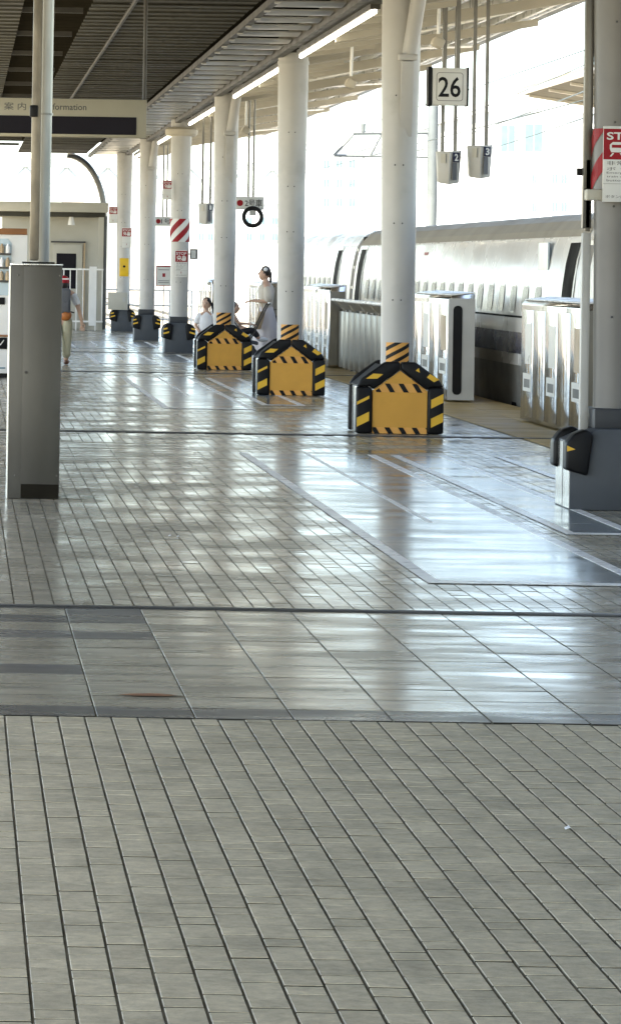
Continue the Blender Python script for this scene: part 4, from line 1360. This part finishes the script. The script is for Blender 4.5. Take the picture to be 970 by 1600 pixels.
MB().tube([(0.05, 0, 0.29), (0.04, 0, 0.40), (0.0, 0, 0.45), (-0.03, 0, 0.40), (-0.01, 0, 0.28)], 0.009, 8).build('strap', M['bag_tan'], hb, smooth=True)
bk = tag(empty('black_backpack', (wp.x + 0.20, 62.20, 0.22)), 'tall black bag standing close behind the woman in the pale skirt', 'bag')
MB().box(-0.10, 0.09, -0.06, 0.10, 0, 0.82).build('body', M['cloth_black'], bk, bevel=0.04, seg=3, loc=(0, 0, -0.22))
MB().tube([(-0.05, 0, 0.56), (-0.05, 0, 0.70), (0.04, 0, 0.70), (0.04, 0, 0.56)], 0.01, 8).build('handle', M['cloth_black'], bk, smooth=True)

# --- stroller with a seated child
st = world_at(392, 572, 61.0)
sr = tag(empty('stroller', (st.x - 0.02, 61.0, 0)), 'dark pushchair with grey seat in front of the woman', 'pushchair')
MB().add([(-0.28, -0.18, 0.50), (0.12, -0.18, 0.42), (0.12, 0.18, 0.42), (-0.28, 0.18, 0.50), (-0.28, -0.18, 0.43), (0.12, -0.18, 0.36), (0.12, 0.18, 0.36), (-0.28, 0.18, 0.43)],
         [(0, 1, 2, 3), (7, 6, 5, 4), (0, 4, 5, 1), (1, 5, 6, 2), (2, 6, 7, 3), (3, 7, 4, 0)]).build('seat', M['cloth_grey'], sr, bevel=0.02)
MB().add([(-0.28, -0.18, 0.48), (-0.42, -0.18, 0.95), (-0.42, 0.18, 0.95), (-0.28, 0.18, 0.48), (-0.33, -0.18, 0.46), (-0.47, -0.18, 0.94), (-0.47, 0.18, 0.94), (-0.33, 0.18, 0.46)],
         [(0, 1, 2, 3), (7, 6, 5, 4), (0, 4, 5, 1), (1, 5, 6, 2), (2, 6, 7, 3), (3, 7, 4, 0)]).build('backrest', M['cloth_black'], sr, bevel=0.015)
MB().prism_xz([(-0.22, 0.20), (0.10, 0.20), (0.06, 0.355), (-0.26, 0.40)], -0.15, 0.15).build('basket', M['cloth_grey'], sr, bevel=0.02)
for s in (-1, 1):
    MB().tube([(-0.30, s * 0.21, 0.10), (0.02, s * 0.2, 0.5), (0.26, s * 0.2, 1.0), (0.30, s * 0.2, 1.03)], 0.012, 8).build('frame_tube', M['steel_dark'], sr, smooth=True)
    MB().tube([(0.22, s * 0.21, 0.10), (-0.1, s * 0.2, 0.5), (-0.32, s * 0.2, 0.8)], 0.012, 8).build('frame_tube', M['steel_dark'], sr, smooth=True)
    for xx in (-0.30, 0.22):
        w_ = empty('wheel', (xx, s * 0.225, 0.09)); w_.parent = sr
        MB().tube([(0, -0.02, 0), (0, 0.02, 0)], 0.09, 18).build('tyre', M['black_rubber'], w_, smooth=True)
        MB().tube([(0, -0.023, 0), (0, 0.023, 0)], 0.045, 12).build('hub', M['grey_plastic'], w_, smooth=True)
MB().tube([(0.30, -0.2, 1.03), (0.30, 0.2, 1.03)], 0.015, 8).build('handle', M['white_gloss'], sr, smooth=True)
ch = person_root((st.x - 0.08, 60.98, 0.50), 'small child sitting in the pushchair with legs stretched out')
J, E = {}, []
J['pelvis'] = (-0.12, 0, 0.06, 0.075, 0.07)
J['chest'] = (-0.20, 0, 0.24, 0.075, 0.065)
J['collar'] = (-0.22, 0, 0.32, 0.05, 0.045)
J['neck'] = (-0.225, 0, 0.365, 0.03)
J['skull'] = (-0.22, 0, 0.42, 0.04)
E += [('pelvis', 'chest'), ('chest', 'collar'), ('collar', 'neck'), ('neck', 'skull')]
for s, k in ((-1, 'n'), (1, 'f')):
    J['sh' + k] = (-0.21, s * 0.085, 0.30, 0.03)
    J['el' + k] = (-0.12, s * 0.12, 0.20, 0.025)
    J['wr' + k] = (0.0, s * 0.09, 0.20, 0.018)
    E += [('collar', 'sh' + k), ('sh' + k, 'el' + k), ('el' + k, 'wr' + k)]
    J['kn' + k] = (0.10, s * 0.07, 0.10, 0.045)
    J['an' + k] = (0.20, s * 0.07, -0.04, 0.03)
    J['to' + k] = (0.29, s * 0.07, -0.05, 0.025)
    E += [('pelvis', 'kn' + k), ('kn' + k, 'an' + k), ('an' + k, 'to' + k)]
    hand(J, E, 'wr' + k, 0.0, s * 0.09, 0.20, (1, 0, -0.1))
skin_mesh('body', J, E, M['skin'], ch, 'pelvis')
head(ch, (-0.20, 0, 0.45), R(75), 0.85)
MB().ellipsoid((-0.225, 0, 0.475), (0.075, 0.078, 0.085), 14, 10).build('hair', M['hair'], ch, smooth=True)
skin_mesh('shirt', {'a': (-0.13, 0, 0.10, 0.09, 0.085), 'b': (-0.20, 0, 0.24, 0.09, 0.08), 'c': (-0.22, 0, 0.325, 0.055, 0.055)}, [('a', 'b'), ('b', 'c')], M['cloth_white'], ch)
for s in (-1, 1):
    skin_mesh('trousers', {'a': (-0.12, s * 0.04, 0.06, 0.07), 'b': (0.10, s * 0.07, 0.10, 0.056), 'c': (0.19, s * 0.07, -0.02, 0.042)}, [('a', 'b'), ('b', 'c')], M['cloth_black'], ch)
    MB().ellipsoid((0.255, s * 0.07, -0.045), (0.085, 0.04, 0.04), 12, 8).build('shoe', M['cloth_white'], ch, smooth=True)

# --- small figure in white left of the third orange base
cp = world_at(321, 572, 62.5)
kd = person_root((cp.x, 62.5, 0), 'small figure in white top standing left of the third orange base')
J, E = {}, []
J['pelvis'] = (0, 0, 0.50, 0.10, 0.08)
J['chest'] = (0, 0, 0.72, 0.095, 0.075)
J['collar'] = (0, 0, 0.82, 0.06, 0.05)
J['neck'] = (0, 0, 0.875, 0.034)
J['skull'] = (0, 0, 0.94, 0.045)
E += [('pelvis', 'chest'), ('chest', 'collar'), ('collar', 'neck'), ('neck', 'skull')]
for s, k in ((-1, 'l'), (1, 'r')):
    J['sh' + k] = (s * 0.12, 0, 0.79, 0.038)
    J['el' + k] = (s * 0.17, -0.01, 0.64, 0.03)
    J['wr' + k] = (s * 0.12, -0.10, 0.54, 0.02)
    E += [('collar', 'sh' + k), ('sh' + k, 'el' + k), ('el' + k, 'wr' + k)]
    hand(J, E, 'wr' + k, s * 0.12, -0.10, 0.54, (-0.3 * s, -0.6, -0.5))
    J['hip' + k] = (s * 0.06, 0, 0.44, 0.06)
    J['kn' + k] = (s * 0.065, 0, 0.25, 0.042)
    J['an' + k] = (s * 0.065, 0, 0.07, 0.03)
    J['to' + k] = (s * 0.07, -0.09, 0.03, 0.026)
    E += [('pelvis', 'hip' + k), ('hip' + k, 'kn' + k), ('kn' + k, 'an' + k), ('an' + k, 'to' + k)]
skin_mesh('body', J, E, M['skin'], kd, 'pelvis')
head(kd, (0, -0.01, 0.985), R(-25), 0.86)
MB().ellipsoid((0.012, 0.022, 1.01), (0.078, 0.085, 0.088), 14, 10).build('hair', M['hair'], kd, smooth=True)
m = MB().lathe([(0.155, 0.40), (0.14, 0.55), (0.12, 0.70), (0.115, 0.78), (0.06, 0.84), (0.04, 0.87)], 20, sy=0.8)
m.build('white_top', M['cloth_white'], kd, smooth=True)
for s in (-1, 1):
    skin_mesh('sleeve', {'a': (s * 0.06, 0, 0.81, 0.055), 'c': (s * 0.125, 0, 0.785, 0.056), 'b': (s * 0.168, -0.008, 0.655, 0.05)}, [('a', 'c'), ('c', 'b')], M['cloth_white'], kd)
MB().tube([(0.02, -0.06, 1.06), (0.09, -0.03, 0.98), (0.13, 0.0, 0.86), (0.17, 0.02, 0.80)], 0.024, 8).build('black_strap', M['cloth_black'], kd, smooth=True)

# --- man with red cap, walking away, half hidden by the steel cabinet
mp_ = world_at(96, 570, 61.0)
mn = person_root((mp_.x, 61.0, 0), 'person in red cap, white shirt and khaki trousers walking away behind the steel cabinet')
J, E = {}, []
J['pelvis'] = (0, 0, 0.74, 0.13, 0.10)
J['waist'] = (0, 0.01, 0.90, 0.125, 0.09)
J['chest'] = (0.0, 0.03, 1.06, 0.14, 0.10)
J['collar'] = (0.0, 0.05, 1.15, 0.09, 0.07)
J['neck'] = (0.015, 0.07, 1.21, 0.045)
J['skull'] = (0.02, 0.09, 1.29, 0.055)
E += [('pelvis', 'waist'), ('waist', 'chest'), ('chest', 'collar'), ('collar', 'neck'), ('neck', 'skull')]
for s, k in ((-1, 'l'), (1, 'r')):
    J['sh' + k] = (s * 0.17, 0.04, 1.13, 0.055)
    J['el' + k] = (s * 0.265, 0.03, 0.90, 0.04)
    J['wr' + k] = (s * 0.315, -0.02, 0.69, 0.028)
    E += [('collar', 'sh' + k), ('sh' + k, 'el' + k), ('el' + k, 'wr' + k)]
    hand(J, E, 'wr' + k, s * 0.315, -0.02, 0.69, (0.1 * s, -0.1, -1))
    yy = 0.10 * s
    J['hip' + k] = (s * 0.08, 0, 0.68, 0.085)
    J['kn' + k] = (s * 0.085, yy * 0.6, 0.39, 0.06)
    J['an' + k] = (s * 0.08, yy, 0.08, 0.04)
    J['to' + k] = (s * 0.09, yy + 0.14, 0.035, 0.035)
    E += [('pelvis', 'hip' + k), ('hip' + k, 'kn' + k), ('kn' + k, 'an' + k), ('an' + k, 'to' + k)]
skin_mesh('body', J, E, M['skin'], mn, 'pelvis')
head(mn, (0.02, 0.10, 1.30), R(170), 0.98)
MB().ellipsoid((0.02, 0.085, 1.29), (0.081, 0.095, 0.105), 14, 10).build('hair', M['hair'], mn, smooth=True)
m = MB().ellipsoid((0.02, 0.09, 1.335), (0.094, 0.108, 0.085), 16, 12)
m.box(-0.05, 0.09, 0.17, 0.27, 1.325, 1.338)
m.build('cap', M['cap_red'], mn, smooth=True)
m = MB().box(-0.04, 0.10, -0.022, -0.016, 1.355, 1.372).build('cap_band', M['cloth_white'], mn)
skin_mesh('shirt', {'a': (0, 0, 0.74, 0.15, 0.12), 'b': (0, 0.01, 0.92, 0.142, 0.108), 'c': (0, 0.03, 1.06, 0.155, 0.115), 'd': (0, 0.05, 1.16, 0.10, 0.08)}, [('a', 'b'), ('b', 'c'), ('c', 'd')], M['cloth_white'], mn)
for s in (-1, 1):
    skin_mesh('sleeve', {'a': (s * 0.14, 0.04, 1.14, 0.07), 'b': (s * 0.20, 0.04, 1.06, 0.068), 'c': (s * 0.25, 0.035, 0.94, 0.062)}, [('a', 'b'), ('b', 'c')], M['cloth_white'], mn)
    yy = 0.10 * s
    skin_mesh('trousers', {'a': (s * 0.05, 0, 0.76, 0.11), 'b': (s * 0.085, 0, 0.64, 0.10), 'c': (s * 0.085, yy * 0.6, 0.39, 0.082), 'd': (s * 0.08, yy, 0.09, 0.072)}, [('a', 'b'), ('b', 'c'), ('c', 'd')], M['cloth_khaki'], mn)
    MB().ellipsoid((s * 0.085, yy + 0.06, 0.04), (0.045, 0.12, 0.04), 12, 8).build('shoe', M['shoe_brown'], mn, smooth=True)
bp_ = tag(empty('grey_backpack', (mp_.x, 60.83, 0.80)), 'grey backpack on the person with the red cap', 'backpack')
MB().box(-0.13, 0.13, -0.09, 0.06, 0.0, 0.42).build('body', M['cloth_grey'], bp_, bevel=0.05, seg=3)
MB().box(-0.10, 0.10, -0.12, -0.085, 0.04, 0.20).build('pocket', M['cloth_grey'], bp_, bevel=0.015)
ob_ = tag(empty('waist_bag', (mp_.x + 0.05, 60.80, 0.72)), 'orange brown waist bag below the grey backpack', 'bag')
MB().ellipsoid((0, 0, 0.07), (0.10, 0.07, 0.09), 14, 10).build('body', M['bag_orange'], ob_, smooth=True)
MB().tube([(-0.17, 0.1, 0.10), (0, -0.0, 0.145), (0.14, 0.1, 0.11)], 0.01, 8).build('strap', M['cloth_black'], ob_, smooth=True)

# ================================================================== far surroundings
# opposite platform canopy
oc = tag(empty('opposite_canopy', (14.0, 50.0, 0)), 'pale ribbed canopy of the opposite platform beyond the train', 'canopy')
MB().prism_xz([(0, 6.07), (4.5, 5.45), (4.5, 5.62), (0, 6.24)], -60, 47).build('roof', M['canopy_panel'], oc)
for k in range(30):
    yy = 46.5 - 3.3 * k
    MB().prism_xz([(0.15, 5.98), (4.4, 5.38), (4.4, 5.45), (0.15, 6.045)], yy - 0.1, yy + 0.1).build('rib', M['canopy_cream'], oc)
MB().tube([(-0.02, -60, 6.10), (-0.02, 47, 6.10)], 0.07, 8).build('eave_tube', M['white_gloss'], oc, smooth=True)
for k in range(9):
    MB().tube([(4.3, 44 - 11 * k, -1.6), (4.3, 44 - 11 * k, 5.4)], 0.2, 14).build('column', M['column_paint'], oc, smooth=True)
op = MB().box(17.0, 26.0, -30, 110, -1.6, 0.0).build('opposite_platform', M['concrete']); op['kind'] = 'structure'

# catenary frame over the track and wires
cf = tag(empty('catenary_frame', (8.44, 80.0, 0)), 'thin steel catenary bracket over the track behind the nearest orange-based column', 'catenary frame')
MB().tube([(-0.75, 0, 3.95), (1.3, 0, 3.95)], 0.03, 8).build('lower_tube', M['far_steel'], cf, smooth=True)
MB().tube([(-0.35, 0, 4.42), (1.3, 0, 4.46)], 0.04, 8).build('upper_tube', M['far_steel'], cf, smooth=True)
MB().tube([(-0.75, 0, 3.95), (-0.30, 0, 4.44)], 0.025, 8).build('stay', M['far_steel'], cf, smooth=True)
MB().tube([(0.0, 0, 3.95), (0.25, 0, 4.43)], 0.025, 8).build('stay', M['far_steel'], cf, smooth=True)
MB().tube([(1.3, 0, -1.6), (1.3, 0, 5.2)], 0.11, 12).build('mast', M['far_steel'], cf, smooth=True)
MB().tube([(-0.15, 0, 4.45), (-0.15, 0, 4.62)], 0.05, 8).build('insulator', M['far_steel'], cf, smooth=True)
for (xw, zw, r_, lab) in ((8.44, 3.95, 0.010, 'lower overhead contact wire running along the track'), (8.40, 4.62, 0.010, 'upper overhead wire running along the track')):
    tag(MB().tube([(xw, 20, zw), (xw, 80, zw), (xw, 200, zw)], r_, 6).build('overhead_wire', M['wire'], None, smooth=True), lab, 'wire')
for k in range(3):
    a = (10.3, 40 + 2 * k, 5.6 - 0.5 * k)
    b = (11.5, 120, 5.0 - 0.45 * k)
    pts = [(a[0] + (b[0] - a[0]) * t / 8, a[1] + (b[1] - a[1]) * t / 8, a[2] + (b[2] - a[2]) * t / 8 - 0.25 * math.sin(math.pi * t / 8)) for t in range(9)]
    tag(MB().tube(pts, 0.012, 6).build('feeder_wire', M['wire'], None, smooth=True),
        ['highest thin sagging wire beyond the train', 'middle thin sagging wire beyond the train', 'lowest thin sagging wire beyond the train'][k], 'wire')

def far_building(x0, x1, y, d, ztop, label, wins, name='far_building', base=-7.0):
    b = tag(empty(name, ((x0 + x1) / 2, y, base)), label, 'building')
    w = (x1 - x0) / 2
    MB().box(-w, w, 0, d, 0, ztop - base).build('wall', M['far_white'], b)
    MB().box(-w - 0.2, w + 0.2, -0.2, d + 0.2, ztop - base + 0.01, ztop - base + 0.5).build('parapet', M['far_white'], b)
    for (a0, a1, z0, z1) in wins:
        cx = (x0 + x1) / 2
        f = MB().box(a0 - cx - 0.08, a1 - cx + 0.08, -0.08, -0.002, z0 - base - 0.08, z1 - base + 0.08).build('window', M['far_white'], b)
        mid = (a0 + a1) / 2
        MB().box(a0 - cx, mid - cx - 0.03, -0.12, -0.081, z0 - base, z1 - base).build('pane', M['far_glass'], f)
        MB().box(mid - cx + 0.03, a1 - cx, -0.12, -0.081, z0 - base, z1 - base).build('pane', M['far_glass'], f)
    return b
YB = 190.0
def pw(x0, x1, y0, y1):
    a, b = world_at(x0, y1, YB), world_at(x1, y0, YB)
    return (a.x, b.x, a.z, b.z)
wins = [pw(782, 803, 196, 236), pw(819, 846, 194, 236)]
for yy in (272, 316):
    for a, b in ((822, 826), (830, 837), (849, 854), (862, 869), (876, 884)):
        wins.append(pw(a, b, yy, yy + 14))
far_building(world_at(756, 300, YB).x, world_at(1040, 300, YB).x, YB, 25, world_at(800, 176, YB).z, 'white building with pale blue windows beyond the train', wins)
YB = 260.0
wins = [pw(x_, x_ + 9, yy, yy + 12) for x_ in (505, 525, 545, 665, 690) for yy in (250, 280, 310)]
far_building(world_at(490, 300, YB).x, world_at(745, 300, YB).x, YB, 25, world_at(560, 232, YB).z, 'wide pale block far behind the middle columns', wins)
YB = 300.0
wins = [pw(x_, x_ + 8, yy, yy + 10) for x_ in (385, 405, 425, 310, 325) for yy in (340, 365)]
far_building(world_at(290, 300, YB).x, world_at(470, 300, YB).x, YB, 25, world_at(360, 318, YB).z, 'low pale block far behind the striped column', wins)

# steel truss bridge at the far left
tbz = tag(empty('truss_bridge', (0, 280, 0)), 'pale steel truss bridge in the far distance at the left', 'bridge')
za, zb2 = world_at(100, 300, 280).z, world_at(100, 255, 280).z
MB().box(-15, 32, 0, 0.8, za - 0.3, za + 0.3).build('lower_chord', M['truss_pale'], tbz)
MB().box(-15, 32, 0, 0.8, zb2 - 0.3, zb2 + 0.3).build('upper_chord', M['truss_pale'], tbz)
for k in range(16):
    x_ = -15 + 3 * k
    a, b = (x_, 0.4, za + 0.3), (x_ + 1.5, 0.4, zb2 - 0.3)
    MB().tube([a, b], 0.12, 6).build('diagonal', M['truss_pale'], tbz)
    MB().tube([(x_ + 3, 0.4, za + 0.3), b], 0.12, 6).build('diagonal', M['truss_pale'], tbz)
for x_ in (-12, 8, 28):
    MB().box(x_ - 0.8, x_ + 0.8, 0, 1.6, -7, za - 0.301).build('pier', M['concrete'], tbz)

# paper scraps on the paving
for k, (x_, y_, lab) in enumerate(((265, 838, 'tiny white paper scrap on the wet paving left of the painted area'), (278, 839, 'second tiny paper scrap just right of the first on the wet paving'), (885, 1296, 'tiny white scrap lying in a paving joint at lower right'))):
    v_ = (y_ - 410) - 0.016 * (x_ + 58)
    q = world_at(x_, y_, FPX * EYE / v_)
    a_ = 0.007
    tag(MB().add([(-a_, -a_ * 2, 0.0), (a_ * 1.2, -a_, 0.004), (a_, a_ * 2.2, 0.006), (-a_ * 0.8, a_ * 1.5, 0.001), (-a_, -a_ * 2, 0.002), (a_ * 1.2, -a_, 0.006), (a_, a_ * 2.2, 0.008), (-a_ * 0.8, a_ * 1.5, 0.003)],
                 [(3, 2, 1, 0), (4, 5, 6, 7), (0, 1, 5, 4), (1, 2, 6, 5), (2, 3, 7, 6), (3, 0, 4, 7)]).build('paper_scrap', M['cloth_white'], None, loc=(q.x, q.y, 0.002)), lab, 'litter', 'paper scraps')
